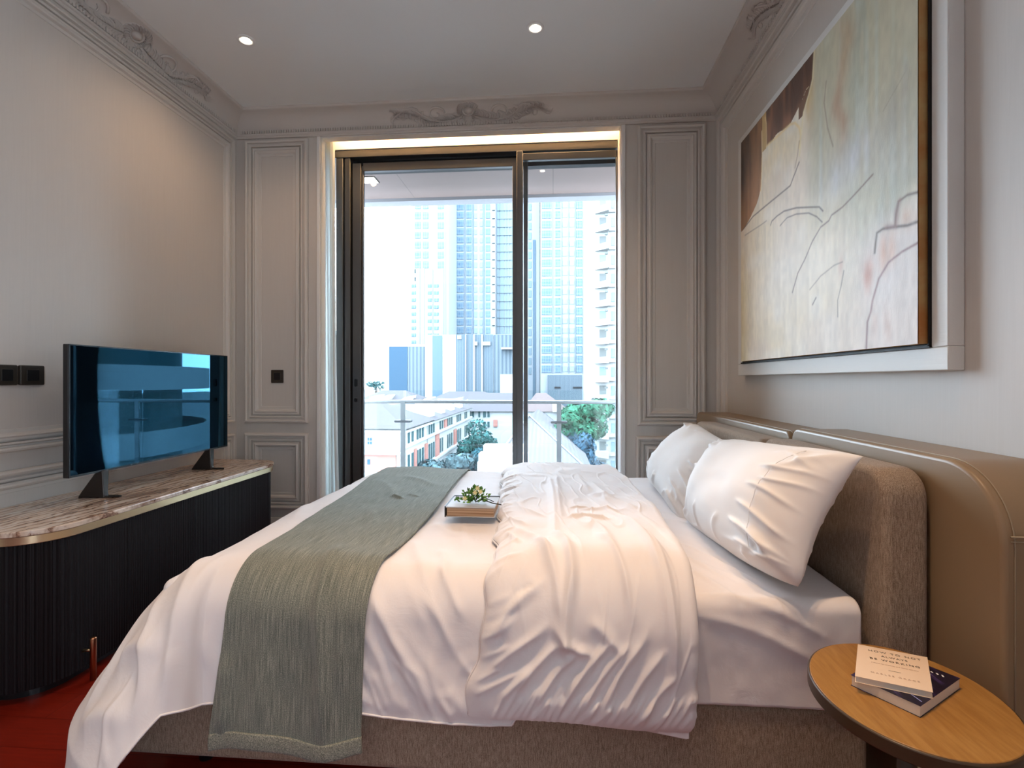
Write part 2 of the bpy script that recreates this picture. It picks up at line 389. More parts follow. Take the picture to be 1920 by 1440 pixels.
wp('left_glass', MB().box(-1.484, -.30, 3.923, 3.927, .10, 2.84), M_glass, 0)
rf = MB().box(-.275, -.228, 3.862, 3.898, .03, 2.935).box(-.228, -.195, 3.955, 3.99, .03, 2.90).box(-.228, X1, 3.862, 3.898, 2.862, 2.915).box(-.228, X1, 3.862, 3.898, .03, .11).box(X1 - .012, X1, 3.862, 3.898, .03, 2.915)
wp('right_sash', rf)
wp('right_glass', MB().box(-.228, X1 - .012, 3.878, 3.882, .10, 2.87), M_glass, 0)
wp('side_glass', MB().box(X0 + .03, -1.692, 3.923, 3.927, .03, 2.937), M_glass, 0)
wp('lock', MB().prism(rnd_rect(-1.550, -1.528, 1.15, 1.21, .01), 3.893, 3.906, 'y').prism(rnd_rect(-1.552, -1.530, 1.03, 1.06, .01), 3.893, 3.906, 'y'), M_black, 0)

# sheer curtain gathered at the left jamb, hanging from the slot
M_sheer = mat('sheer_white_curtain', (.88, .89, .88), .9, spec=.05)
nt = M_sheer.node_tree; out = nt.nodes['Material Output']; tl = nd(M_sheer, 'ShaderNodeBsdfTranslucent'); tl.inputs['Color'].default_value = (.9, .93, .92, 1)
ms = nd(M_sheer, 'ShaderNodeMixShader'); ms.inputs[0].default_value = .65; lk(M_sheer, nt.nodes['Principled BSDF'].outputs[0], ms.inputs[1]); lk(M_sheer, tl.outputs[0], ms.inputs[2]); lk(M_sheer, ms.outputs[0], out.inputs['Surface'])
vs = []; fs = []; NZ, NS = 30, 140
for j in range(NZ + 1):
    t = j / NZ; z = 3.12 - t * 3.09; wdt = .26 + .055 * t ** 1.5
    for i in range(NS + 1):
        s_ = i / NS; x = -1.93 + wdt * (s_ + .05 * math.sin(9 * s_ + 3 * t)); y = 3.80 + .032 * math.sin(s_ * 2 * math.pi * 9 + .5 * math.sin(3 * t))
        vs.append((x, y, z))
for j in range(NZ):
    for i in range(NS): a = j * (NS + 1) + i; fs.append((a, a + 1, a + NS + 2, a + NS + 1))
cu = MB(); cu.add(vs, fs); cu = cu.build('sheer_curtain', M_sheer, smooth=True)
tag(cu, 'sheer white curtain gathered beside the left frame of the balcony door', 'curtain')
# warm strip lamp hidden in the curtain slot
st = empty('strip_light', 'warm glowing strip lamp in the slot above the balcony door', 'light', (-.62, 3.79, 3.17))
MB().box(OX0 + .03, OX1 - .03, 3.776, 3.798, 3.172, 3.189).build('housing', M_white, st)
MB().box(OX0 + .04, OX1 - .04, 3.778, 3.796, 3.168, 3.1725).build('diffuser', mat('warm_led', (1, .8, .5), .5, emis=(1.0, .66, .34), es=2.6), st)
sl = area_light('strip_lamp', (-.62, 3.79, 3.162), (R(14), 0, 0), 2.1, 4.5, (1.0, .60, .28), 'RECTANGLE', .02)

# ------------------------------------------------------------------ downlights
M_led = mat('downlight_glow', (1, .9, .75), .5, emis=(1.0, .88, .68), es=14)
def downlight(x, y, label, power, tilt=(0, 0), visible=True, spot=100, tint=WARM):
    if visible:
        e = empty('ceiling_downlight', label, 'light', (x, y, ZC), 'recessed ceiling downlights')
        MB().lathe([(.030, -.001), (.034, -.006), (.047, -.005), (.050, -.002), (.050, 0)], (x, y, ZC), 32).build('trim_ring', M_white, e, smooth=True)
        MB().lathe([(.0, -.004), (.012, -.0045), (.022, -.004), (.0235, -.001)], (x, y, ZC), 24).build('lens', M_led, e, smooth=True)
        MB().lathe([(.0235, -.0010), (.0305, -.0012)], (x, y, ZC), 24).build('reflector', mat('reflector', (.75, .72, .66), .3), e, smooth=True)
    l = bpy.data.lights.new('seen_or_added_downlight', 'SPOT'); l.energy = power; l.color = tint; l.spot_size = R(spot); l.spot_blend = .9; l.shadow_soft_size = .03
    o = bpy.data.objects.new('seen_or_added_downlight', l); COL.objects.link(o); o.location = (x, y, ZC - .02); o.rotation_euler = (R(tilt[0]), R(tilt[1]), 0)
downlight(-1.79, 2.86, 'round white downlight in the ceiling, the one nearer the left wall', 6, spot=150)
downlight(-.10, 2.89, 'round white downlight in the ceiling, the one above the bed', 9, spot=120)
for (x, y, p_w) in ((-1.25, .95, 26), (-.10, .95, 40), (.38, 1.05, 26), (-1.60, -.7, 14), (-.10, -.7, 30)):  # unseen downlights added beyond the frame to warm the near bed
    downlight(x, y, None, p_w, visible=False, spot=62)

# ------------------------------------------------------------------ numpy cloth surface
class VN:                                               # smooth value noise
    def __init__(s, seed): s.g = np.random.RandomState(seed).rand(128, 128) * 2 - 1
    def __call__(s, x, y):
        xi = np.floor(x).astype(int); yi = np.floor(y).astype(int); fx = x - xi; fy = y - yi
        fx = fx * fx * (3 - 2 * fx); fy = fy * fy * (3 - 2 * fy); g_ = s.g
        a = g_[xi % 128, yi % 128]; b = g_[(xi + 1) % 128, yi % 128]; c = g_[xi % 128, (yi + 1) % 128]; d = g_[(xi + 1) % 128, (yi + 1) % 128]
        return (a * (1 - fx) + b * fx) * (1 - fy) + (c * (1 - fx) + d * fx) * fy
def crease(A, B, p0, p1, wd, amp, bow=0.0, sharp=1.0):   # a ridge (or valley) from p0 to p1 in cloth metres
    p0 = np.array(p0, float); p1 = np.array(p1, float); d = p1 - p0; L = np.hypot(*d); d /= L
    s = (A - p0[0]) * d[0] + (B - p0[1]) * d[1]; q = -(A - p0[0]) * d[1] + (B - p0[1]) * d[0]
    t = np.clip(s / L, -.3, 1.3); q = q - bow * np.sin(np.clip(t, 0, 1) * np.pi)
    tp = np.clip(np.minimum(t + .1, 1.1 - t) / .35, 0, 1); tp = tp * tp * (3 - 2 * tp)
    return amp * tp * np.exp(-np.abs(q / wd) ** (1.6 * sharp))
def grid_mesh(name, P, UV, m, parent=None, thick=0, sub=0):
    n, k = P.shape[0], P.shape[1]; me = bpy.data.meshes.new(name)
    idx = np.arange(n * k).reshape(n, k); q = np.stack([idx[:-1, :-1], idx[1:, :-1], idx[1:, 1:], idx[:-1, 1:]], -1).reshape(-1, 4)
    me.from_pydata(P.reshape(-1, 3).tolist(), [], q.tolist())
    uv = me.uv_layers.new(name='UVMap'); li = np.empty(len(me.loops), dtype=np.int32); me.loops.foreach_get('vertex_index', li)
    uv.data.foreach_set('uv', UV.reshape(-1, 2)[li].astype(np.float32).ravel())
    me.polygons.foreach_set('use_smooth', np.ones(len(me.polygons), dtype=bool)); me.materials.append(m); me.update()
    o = bpy.data.objects.new(name, me); COL.objects.link(o)
    if thick:
        s = o.modifiers.new('thick', 'SOLIDIFY'); s.thickness = thick; s.offset = -1
    if parent is not None:
        o.parent = parent
        o.matrix_parent_inverse = Matrix.Translation(-parent.location)
    return o
TOP = .664                                             # top of the duvet
AX0, AX1, BY0, BY1 = -.98, .80, 1.50, 2.98               # flat part: foot edge, head edge, near edge, far edge
def drape(A, B, off, top=TOP, RA=.28, RB=.13, flA=.72, flB=.04, zlim=None):
    """cloth metres (A along the bed from head to foot, B across) to space, with an outward offset"""
    dA = np.maximum(0, AX0 - A); dB = np.maximum(0, BY0 - B); dBf = np.maximum(0, B - BY1)
    dy = dB - dBf
    d = np.hypot(dA, np.hypot(dB, dBf)) + 1e-9; ux = -dA / d; uy = -dy / d
    w_ = np.abs(dA) / (np.abs(dA) + np.abs(dy) + 1e-9)
    w_ = w_ ** .5
    RR = RA * w_ + RB * (1 - w_); fl = flA * w_ + flB * (1 - w_)
    lim = np.pi / 2 - np.arctan(fl); th = np.minimum(d / RR, lim); ex = np.maximum(0, d - RR * lim)
    kk = np.sqrt(1 + fl ** 2)
    e1 = .36; ea = np.minimum(ex, e1); eb = np.maximum(0, ex - e1)
    out = RR * np.sin(th) + ea * fl / kk + eb * fl * .12; drop = RR * (1 - np.cos(th)) + ea / kk + eb
    nh = np.sin(th); nz = np.cos(th)
    x = np.maximum(A, AX0) + ux * out; y = np.clip(B, BY0, BY1) + uy * out; z = top - drop
    sag = .006 * np.sin(A * 7 + 1) * np.sin(B * 5)
    x = x + ux * nh * off; y = y + uy * nh * off; z = np.maximum(z + nz * off + sag * nz, .02)
    return np.stack([x, y, z], -1)
def hemfolds(A, B, seed, b0, b1, a0, a1, n, lean, amp=.009):
    rg = np.random.RandomState(seed); h = np.zeros_like(A)
    for i in range(n):
        a = a0 + (a1 - a0) * (i + rg.rand() * .8) / n; L = (b1 - b0) * (.35 + .65 * rg.rand())
        h += crease(A, B, (a, b0 - .03), (a + lean * L * (.6 + .8 * rg.rand()), b0 + L), .010 + .014 * rg.rand(), amp * (.5 + rg.rand()), .02 * rg.randn())
    return h

# ------------------------------------------------------------------ bed
bed = empty('bed', 'double bed with a brown tweed base and two upholstered back cushions', 'bed', (-.15, 2.27, 0))
MB().prism(rnd_rect(-1.28, .83, 1.41, 3.12, .03, 4), .10, .335).build('bed_base', M_tweed, bed, bevel=.018, bseg=3)
for x, y in ((-1.1, 1.55), (-1.1, 2.98), (.7, 1.55), (.7, 2.98)):
    MB().lathe([(0, 0), (.022, 0), (.028, .101), (0, .101)], (x, y, 0), 16).build('leg', M_black, bed, smooth=True)
def cushion(y0, y1, rn, rf, z1, name):
    out_ = rnd_rect(y0, y1, .335, z1, (.02, .02, rf, rn), 10)
    o = MB().prism(out_, .834, .945, 'x').build(name, M_tweed, bed, bevel=.028, bseg=5); return o
cushion(1.365, 2.118, .075, .05, .972, 'back_cushion'); cushion(2.124, 3.10, .05, .07, .962, 'back_cushion')
mt_ = MB().prism(rnd_rect(-1.15, .812, 1.409, 3.12, .03, 8), .337, .612)
mat_o = mt_.build('mattress', M_sheet, None, bevel=.028, bseg=6)
tag(mat_o, 'thick mattress in a fitted white sheet on the tweed bed base', 'mattress')
# gentle pull wrinkles in the fitted sheet: a thin top skin
A, B = np.meshgrid(np.linspace(.20, .80, 130), np.linspace(1.135, 3.2, 320), indexing='ij')
h = np.zeros_like(A); vn = VN(4)
for (p0, p1, w1, am) in (((.30, 1.95), (.52, 1.50), .010, .006), ((.36, 2.02), (.60, 1.50), .009, .005), ((.32, 1.80), (.50, 1.36), .012, .007), ((.44, 1.70), (.62, 1.34), .010, .005), ((.40, 1.44), (.72, 1.32), .012, .006), ((.36, 1.38), (.70, 1.25), .016, .007), ((.4, 2.2), (.58, 2.1), .01, .004), ((.38, 2.3), (.56, 2.24), .01, .004)):
    h += crease(A, B, p0, p1, w1, am, .02)
h += .0025 * vn(A * 9, B * 9) + .0012 * vn(A * 30, B * 22)
th = np.clip((1.438 - B) / .035, 0, np.pi / 2 * .98); ex = np.maximum(0, 1.438 - B - .035 * np.pi / 2 * .98)
Y = np.where(B < 1.438, 1.438 - .036 * np.sin(th), np.minimum(B, 3.1)); Z = .619 - .035 * (1 - np.cos(th)) - ex + h * np.cos(th); Y = Y - h * np.sin(th)
edge = np.clip((.812 - A) / .03, 0, 1); Z = Z - .012 * (1 - np.sqrt(edge * (2 - edge))) * np.cos(th)
fs_ = grid_mesh('fitted_sheet', np.stack([A, Y, Z], -1), np.stack([A, B], -1), M_sheet, None, .002)
fs_.parent = mat_o

# duvet: lower layer
A, B = np.meshgrid(np.linspace(-1.66, .30, 340), np.linspace(1.02, 3.22, 360), indexing='ij')
b_hem = 1.10 + .02 * np.sin(A * 5)
v1, v2 = VN(11), VN(12)
h = .008 * v1(A * 2.4, B * 2.4) + .004 * v2(A * 6, B * 5) + .0012 * v1(A * 22, B * 17)
rg = np.random.RandomState(2)
h += hemfolds(A, B, 5, 1.06, 1.42, -.55, -.15, 11, -.75, .0045) + hemfolds(A, B, 6, 1.06, 1.36, -1.3, -.8, 7, .1, .005) + hemfolds(A, B, 8, 1.06, 1.2, -.6, .1, 14, -.5, .0035)
def ridged(A, B, ang, sx, sy, n_, seed_sh=0):
    u_ = A * math.cos(ang) + B * math.sin(ang); w_ = -A * math.sin(ang) + B * math.cos(ang)
    u2 = u_ + .02 * n_(A * 7 + seed_sh, B * 7); return np.clip(1 - np.abs(n_(u2 * sx + seed_sh, w_ * sy)) * 5, 0, 1)
h += .0028 * ridged(A, B, .45, 15, 3, v1, 5) * np.clip((1.6 - B) / .3, 0, 1) * (A > -.7) + .0022 * ridged(A, B, 0, 9, 3, v2, 9) * np.clip(v1(A * 4 + 7, B * 4), 0, 1) * 2
for (p0, p1, w1, am, bw) in (((-.47, 1.68), (-.36, 1.40), .022, .010, 0), ((-.36, 1.60), (-.30, 1.38), .018, .010, .01), ((-.33, 1.46), (-.24, 1.30), .012, .009, 0), ((-.36, 1.36), (-.26, 1.20), .014, .008, .01), ((-.50, 1.35), (-.38, 1.08), .015, .008, .02), ((-.44, 1.25), (-.33, 1.06), .014, .007, .01), ((-.45, 1.9), (-.32, 1.72), .02, .006, 0), ((-.34, 1.88), (-.28, 1.6), .02, .006, 0),
                         ((-1.08, 1.52), (-1.05, 1.05), .03, .018, .03), ((-1.0, 1.48), (-.96, 1.12), .02, .010, -.02), ((-1.16, 1.42), (-1.12, 1.1), .02, .012, .0), ((-1.30, 1.36), (-1.08, 1.18), .03, .02, .02), ((-1.42, 1.30), (-1.15, 1.08), .035, .022, .02), ((-1.24, 1.55), (-1.45, 1.30), .03, .012, 0),
                         ((-1.1, 2.2), (-1.0, 1.9), .03, .008, 0), ((-1.05, 2.6), (-1.02, 2.4), .03, .006, 0), ((-1.2, 2.8), (-.7, 2.7), .03, .006, .02), ((-.4, 2.4), (-.25, 2.3), .02, .004, 0)):
    h += crease(A, B, p0, p1, w1, am, bw)
# clip cloth rim: pull the rim rows to the hem curve
lo = 1.052 - .20 * np.clip((-1.06 - A) / .30, 0, 1)
Bm = np.where(B < 2.0, 2.0 - (2.0 - B) * (2.0 - (lo + .012 * np.sin(A * 6) + .018 * (A > -.1))) / (2.0 - 1.02), B)
P = drape(A, Bm, h)
du = grid_mesh('duvet', P, np.stack([A, Bm], -1), M_duvet, None, .016)
tag(du, 'white cotton duvet spread over the bed and hanging down its near side', 'duvet')
def rim(P, rows, name, r, m, parent):
    o = MB().tube([tuple(p) for p in rows], r, 6).build(name, m, parent, smooth=True); return o
rim(P, P[:, 0][::2], 'piping', .0035, M_duvet, du)
rim(P, P[0, :][::2], 'piping', .0035, M_duvet, du)

# duvet: the part folded back on itself, a thick puffy layer (part of the duvet)
NA, NB = 260, 380
S_, T_ = np.meshgrid(np.linspace(0, 1, NA), np.linspace(0, 1, NB), indexing='ij')
B = 1.072 + T_ * (3.14 - 1.072)
aL = -.165 - .115 * np.clip((B - 1.35) / 1.5, 0, 1) ** 1.1 - .06 * np.clip((1.45 - B) / .35, 0, 1) + .008 * np.sin(B * 21) + .005 * np.sin(B * 47 + 1)
aR = .345 + .028 * np.sin(np.clip((B - 1.3) / 1.8, 0, 1) * np.pi) - .05 * np.clip((B - 2.5) / .6, 0, 1) ** 1.5
A = aL + (aR - aL) * S_
B = B + .02 * np.sin(S_ * 3) * np.clip((1.3 - B) / .2, 0, 1) - .035 * S_ * np.clip((1.5 - B) / .4, 0, 1)
# thickness profile: pinched at the left seam and hem, full and rounded at the right fold
eL = np.clip((A - aL) / .10, 0, 1); eB = np.clip((B - 1.057) / .10, 0, 1); eR = np.clip((aR - A) / .045, 0, 1)
full = (eL * (2 - eL)) ** .6 * (eB * (2 - eB)) ** .55
th_ = .016 + .036 * full
v3, v4 = VN(21), VN(22)
h = .010 * v3(A * 5, B * 3) + .005 * v4(A * 13, B * 8) + .0015 * v3(A * 34, B * 20)
CR_ = [ # long folds running down from the top towards the hem
 ((-.02, 2.55), (.005, 1.62), .020, .014, .01), ((.015, 2.6), (.03, 1.75), .014, .010, .0), ((.005, 1.64), (.055, 1.36), .020, .020, .01), ((.05, 1.42), (.035, 1.24), .018, .016, -.01),
 ((-.13, 1.70), (.00, 1.40), .024, .014, .02), ((-.06, 1.55), (.02, 1.30), .018, .010, .02), ((.10, 1.80), (.17, 1.50), .020, .013, .015), ((.13, 1.60), (.20, 1.34), .014, .011, .01), ((.17, 1.95), (.27, 1.48), .024, .014, .02), ((.24, 1.75), (.29, 1.30), .018, .014, .01), ((.28, 1.62), (.305, 1.20), .016, .012, .01),
 ((.04, 1.82), (.19, 1.76), .013, .013, .012), ((.06, 1.97), (.14, 1.96), .010, .008, .004), ((.10, 1.93), (.25, 1.84), .014, .010, .01), ((.16, 2.25), (.26, 2.10), .020, .012, .0), ((.18, 2.5), (.22, 2.1), .020, .012, .01), ((.20, 2.15), (.31, 1.90), .018, .012, .01), ((.12, 2.7), (.16, 2.3), .02, .008, 0),
 ((-.18, 1.28), (-.02, 1.40), .014, .011, .01), ((-.17, 1.20), (-.01, 1.32), .013, .010, .01), ((-.10, 1.15), (.04, 1.30), .013, .010, .01), ((-.04, 1.13), (.07, 1.27), .013, .011, .01), ((.02, 1.12), (.15, 1.30), .014, .014, .01), ((.07, 1.11), (.20, 1.30), .014, .012, .012), ((.12, 1.11), (.24, 1.32), .013, .012, .012), ((.17, 1.10), (.28, 1.28), .013, .011, .01), ((.22, 1.09), (.31, 1.22), .012, .009, .01), ((-.14, 1.13), (-.06, 1.22), .012, .009, .0),
 ((.00, 1.32), (.10, 1.26), .016, .014, -.01), ((.09, 1.33), (.17, 1.27), .016, .010, .01), ((-.12, 1.36), (-.04, 1.39), .007, -.006, .005), ((-.16, 2.1), (-.1, 1.9), .012, .008, 0), ((-.17, 1.85), (-.09, 1.72), .012, .009, 0), ((-.15, 1.66), (-.10, 1.54), .012, .010, 0), ((-.12, 1.98), (-.03, 1.85), .012, .007, 0)]
low_ = np.clip((1.55 - B) / .3, 0, 1)
h += (.0028 * ridged(A, B, -.35, 20, 4, v4, 3) * low_ + .0036 * ridged(A, B, .15, 22, 4, v3, 9) * (1 - low_) + .003 * ridged(A, B, 1.2, 16, 5, v4, 21) * (1 - low_) * np.clip(v3(A * 4, B * 4 + 5) + .3, 0, 1))
for (p0, p1, w1, am, bw) in CR_: h += crease(A, B, p0, p1, w1 * .8, am * 1.15, bw)
rg = np.random.RandomState(8)
for i in range(34):                                     # short puckers along the left seam
    b_ = 1.12 + i * .045 + rg.rand() * .02; aa = -.165 - .115 * max(0, (b_ - 1.35) / 1.5)
    h += crease(A, B, (aa - .04, b_), (aa + .03 + .05 * rg.rand(), b_ + .02 + .06 * rg.rand()), .007, .006 * (1 if rg.rand() > .3 else -1))
for i in range(26):
    a_0 = -.16 + .5 * i / 25; h += crease(A, B, (a_0, 1.07), (a_0 + .03 + .03 * rg.rand(), 1.13 + .05 * rg.rand()), .007, .007)
top_off = th_ + h * (full * .8 + .2)
Pt = drape(A, B, top_off)
Pb = drape(A, B, np.full_like(A, .004))
# close the right side as a round fold
nR = 10; ring = []
for k in range(1, nR):
    a = math.pi * k / nR; c_ = (Pt[-1] + Pb[-1]) / 2; hv = (Pt[-1] - Pb[-1]) / 2
    ex_ = np.zeros_like(hv); ex_[:, 0] = np.linalg.norm(hv, axis=1) * .9
    ring.append(c_ + hv * math.cos(a) + ex_ * math.sin(a))
PP = np.concatenate([Pt, np.stack(ring, 0), Pb[::-1]], 0)
UVv = np.stack([np.linspace(0, 1, PP.shape[0])[:, None] * np.ones((1, NB)), np.ones((PP.shape[0], 1)) * np.linspace(0, 2, NB)[None]], -1)
fo = grid_mesh('folded_back_section', PP, UVv, M_duvet, du)
rim(None, ((Pt[0] + Pb[0]) / 2)[::2], 'piping', .004, M_duvet, fo)
rim(None, (Pt[:, 0] * .5 + Pb[:, 0] * .5)[::2], 'piping', .004, M_duvet, fo)

# throw blanket
S_, T_ = np.meshgrid(np.linspace(0, 1, 150), np.linspace(0, 1, 420), indexing='ij')
B = .945 + T_ * (3.2 - .945)
dn = np.clip((1.75 - B) / .75, 0, 1)
a0 = -.985 + .085 * np.clip((2.7 - B) / 1.0, 0, 1) - .045 * dn ** 1.3 * 1.0 + .03 * dn * (1 - dn) * 2; a1 = -.487 + .015 * np.sin(B * 4) - .02 * dn ** 2
A = a0 + (a1 - a0) * S_
v5 = VN(33)
h = .015 + .006 * v5(A * 5, B * 3) + .002 * v5(A * 15, B * 10)
for (p0, p1, w1, am, bw) in (((-.66, 1.55), (-.62, .98), .022, .020, .01), ((-.60, 1.50), (-.575, 1.1), .014, .008, .01), ((-.80, 1.45), (-.80, 1.0), .035, .010, 0), ((-.72, 2.0), (-.60, 1.6), .016, .007, .01), ((-.60, 1.9), (-.54, 1.6), .014, .006, .01), ((-.72, 2.25), (-.66, 2.2), .012, .012, 0), ((-.66, 2.3), (-.60, 2.24), .01, .008, 0), ((-.8, 2.7), (-.6, 2.5), .03, .008, .02), ((-.9, 2.6), (-.7, 2.2), .03, .006, .02), ((-.90, 1.2), (-.91, .98), .02, .012, 0)):
    h += crease(A, B, p0, p1, w1, am, bw)
h += .008 * np.sin(A * 30 + 1) * np.clip((1.3 - B) / .3, 0, 1)
Bh = B - .012 * np.clip((1.2 - B) / .2, 0, 1) * np.sin(A * 17)
Pth = drape(A, Bh, h + .004)
thr = grid_mesh('throw_blanket', Pth, np.stack([A, B], -1), M_throw, None, .006)
tag(thr, 'grey green woven throw laid across the duvet near the foot of the bed', 'blanket')
hemB = .945 + np.linspace(0, 1, 10) * .045
S2, B2 = np.meshgrid(np.linspace(0, 1, 150), hemB, indexing='ij')
Ah = np.repeat(A[:, :1], 10, 1); 
idx_h = h[:, :22][:, ::2][:, :10]
Bh2 = B2 - .012 * np.sin(Ah * 17)
hem = grid_mesh('hem', drape(Ah, Bh2, np.repeat(h[:, :1], 10, 1) + .0075 + .002 * np.sin(np.linspace(0, np.pi, 10))[None]), np.stack([Ah, B2], -1), M_throwhem, thr, .004)

# pillows -----------------------------------------------------------------
def pillow(name, label, Wd, Hd, Th, base, top, ymid, tilt_y, seed, twist=0, seam=True, corner=0.0):
    n = 120; U, V = np.meshgrid(np.linspace(-1, 1, n), np.linspace(-1, 1, n), indexing='ij')
    vn_ = VN(seed); vm_ = VN(seed + 1)
    # squarish outline with drawn-out corners
    k = .085; X_ = U * (1 - k * (1 - U ** 2) * 0 - k * (1 - np.abs(V) ** 2.2) * -0.0); 
    cx_ = U * (1 - .055 * (1 - V ** 2) * 0 + 0) ; 
    X_ = U * (1 - .06 * (1 - np.abs(V) ** 2)) ; Y_ = V * (1 - .06 * (1 - np.abs(U) ** 2))
    prof = (np.clip(1 - np.abs(U) ** 2.6, 0, 1) ** .62) * (np.clip(1 - np.abs(V) ** 2.6, 0, 1) ** .62)
    if corner: prof = (np.clip(1 - np.abs(U) ** 4.5, 0, 1) ** .55) * (np.clip(1 - np.abs(V) ** 2.6, 0, 1) ** .62)
    T = Th * prof
    wr = .010 * vn_(U * 2, V * 2) + .0025 * vm_(U * 5, V * 5)
    rg_ = np.random.RandomState(seed)
    for cxx, cyy in ((-1, -1), (1, -1), (-1, 1), (1, 1)):
        for q in range(7):
            a = math.atan2(-cyy, -cxx) + rg_.uniform(-.75, .75); L = rg_.uniform(.25, .75)
            p0 = (cxx * .97, cyy * .97); p1 = (cxx * .97 + L * math.cos(a), cyy * .97 + L * math.sin(a))
            wr = wr + crease(U, V, p0, p1, rg_.uniform(.025, .05), rg_.uniform(.003, .010), rg_.uniform(-.08, .08))
    for q in range(12):
        e = rg_.randint(4); s = rg_.uniform(-.8, .8); L = rg_.uniform(.2, .5)
        p0 = {0: (s, -1), 1: (s, 1), 2: (-1, s), 3: (1, s)}[e]; p1 = {0: (s + .15, -1 + L), 1: (s - .1, 1 - L), 2: (-1 + L, s + .1), 3: (1 - L, s - .15)}[e]
        wr = wr + crease(U, V, p0, p1, .03, rg_.uniform(.004, .011), .03)
    for p0, p1, aa in (((.55, -.2), (.98, -.45), .012), ((.45, -.5), (.97, -.72), .013), ((.5, -.75), (.9, -.88), .014), ((.6, .1), (.98, .0), .010), ((.62, .75), (.95, .55), .008)):
        wr = wr + crease(U, V, p0, p1, .035, aa, .04)
    wr = wr * np.clip(prof * 2.2, 0, 1)
    Bv = Vector(base); Tv = Vector(top); up = (Tv - Bv).normalized(); side = Vector((0, -1, 0)); side = (side - up * side.dot(up)).normalized()
    nrm = up.cross(side).normalized()
    if nrm.x > 0: nrm = -nrm
    side = (Matrix.Rotation(twist, 3, nrm) @ side); up = (Matrix.Rotation(twist, 3, nrm) @ up)
    side = (Matrix.Rotation(tilt_y, 3, up) @ side); nrm = (Matrix.Rotation(tilt_y, 3, up) @ nrm)
    cen = (Bv + Tv) / 2
    cw_ = np.clip((U - .2) / .8, 0, 1) ** 1.5 * np.clip((-V - .0) / 1.0, 0, 1) ** 1.5 * corner
    X_ = X_ * (1 - .05 * np.abs(V) ** 6 * np.clip(-V, 0, 1)); Y_ = Y_ * (1 - .04 * np.abs(U) ** 6)
    def surf(sgn, bulge):
        off = T * bulge + wr * (1 if sgn > 0 else .3)
        bend = -.035 * (1 - V ** 2) + .02 * (U ** 2)
        arr = np.zeros((n, n, 3))
        for c in range(3):
            arr[..., c] = cen[c] + side[c] * X_ * Wd / 2 + up[c] * Y_ * Hd / 2 + nrm[c] * (sgn * off - bend * .6)
        arr[..., 0] += cw_ * .07; arr[..., 2] += cw_ * .045; arr[..., 1] += cw_ * .03
        return arr
    Pf = surf(1, 1.0); Pk = surf(-1, .55)
    me = bpy.data.meshes.new(name); idx = np.arange(n * n).reshape(n, n); q1 = np.stack([idx[:-1, :-1], idx[1:, :-1], idx[1:, 1:], idx[:-1, 1:]], -1).reshape(-1, 4)
    allp = np.concatenate([Pf.reshape(-1, 3), Pk.reshape(-1, 3)]); q2 = q1[:, ::-1] + n * n
    me.from_pydata(allp.tolist(), [], np.concatenate([q1, q2]).tolist())
    bm = bmesh.new(); bm.from_mesh(me); bmesh.ops.remove_doubles(bm, verts=bm.verts, dist=.0006); bmesh.ops.recalc_face_normals(bm, faces=bm.faces); bm.to_mesh(me); bm.free()
    me.polygons.foreach_set('use_smooth', np.ones(len(me.polygons), dtype=bool)); me.materials.append(M_pillow)
    o = bpy.data.objects.new(name, me); COL.objects.link(o); tag(o, label, 'pillow', 'pillows at the head of the bed')
    if seam:
        iu = int(n * .86); raw = Pf[iu - 3:iu + 4].mean(0); kk_ = np.ones(13) / 13
        sm_ = np.stack([np.convolve(raw[:, q], kk_, 'valid') for q in range(3)], 1); path = list(sm_[4:-4:3] + np.array(nrm) * .0035)
        MB().tube([tuple(p) for p in path], .0011, 5).build('seam', M_pillow, o, smooth=True)
    return o
pillow('pillow', 'plump white pillow nearer the side table, leaning on the tweed cushion', .86, .42, .125, (.585, 1.79, .630), (.765, 1.80, .975), 1.77, 0, 41, twist=R(3), corner=.38)
pillow('pillow', 'white pillow partly hidden behind the nearer pillow, on the window side', .78, .42, .11, (.535, 2.58, .630), (.79, 2.54, .925), 2.55, R(4), 57, twist=R(3), seam=False)

# leather headboard: two padded blocks against the wall
hb = empty('headboard', 'long olive tan leather headboard padded along the wall behind the bed', 'headboard', (1.05, 2.3, 0))
def leather(y0, y1, rn, rf, z1, name, lab=None):
    out_ = rnd_rect(y0, y1, .0, z1, (.01, .01, rf, rn), 14)
    o = MB().prism(out_, .952, XR - .002, 'x').build(name, M_leather, hb, bevel=.014, bseg=4)
    # piping along the front seam
    ins = rnd_rect(y0 + .006, y1 - .006, .004, z1 - .006, (.01, .01, rf, rn), 14)
    seg_ = [(.956, p[0], p[1]) for p in ins[22:]] + [(.956, ins[0][0], .02)]
    MB().tube(seg_, .0024, 6).build('piping', M_stitch, o, smooth=True)
    seg2 = [(.974, p[0] + (-.0008 if p[0] < (y0 + y1) / 2 else .0008), p[1] + .0008) for p in out_[24:]] + [(.974, y0 - .0008, .02)]
    MB().tube(seg2, .0016, 6).build('stitching', M_stitch, o, smooth=True)
    return o
lo_ = leather(1.165, 2.135, .17, .05, 1.010, 'leather_pad')
leather(2.145, 3.50, .05, .06, .992, 'leather_pad')
# stitched cross seam on the near end
MB().tube([(.965, 1.1628, .868), (XR - .01, 1.1628, .868)], .0025, 6).tube([(.965, 1.1628, .858), (XR - .01, 1.1628, .858)], .0012, 6).build('cross_seam', M_stitch, lo_, smooth=True)

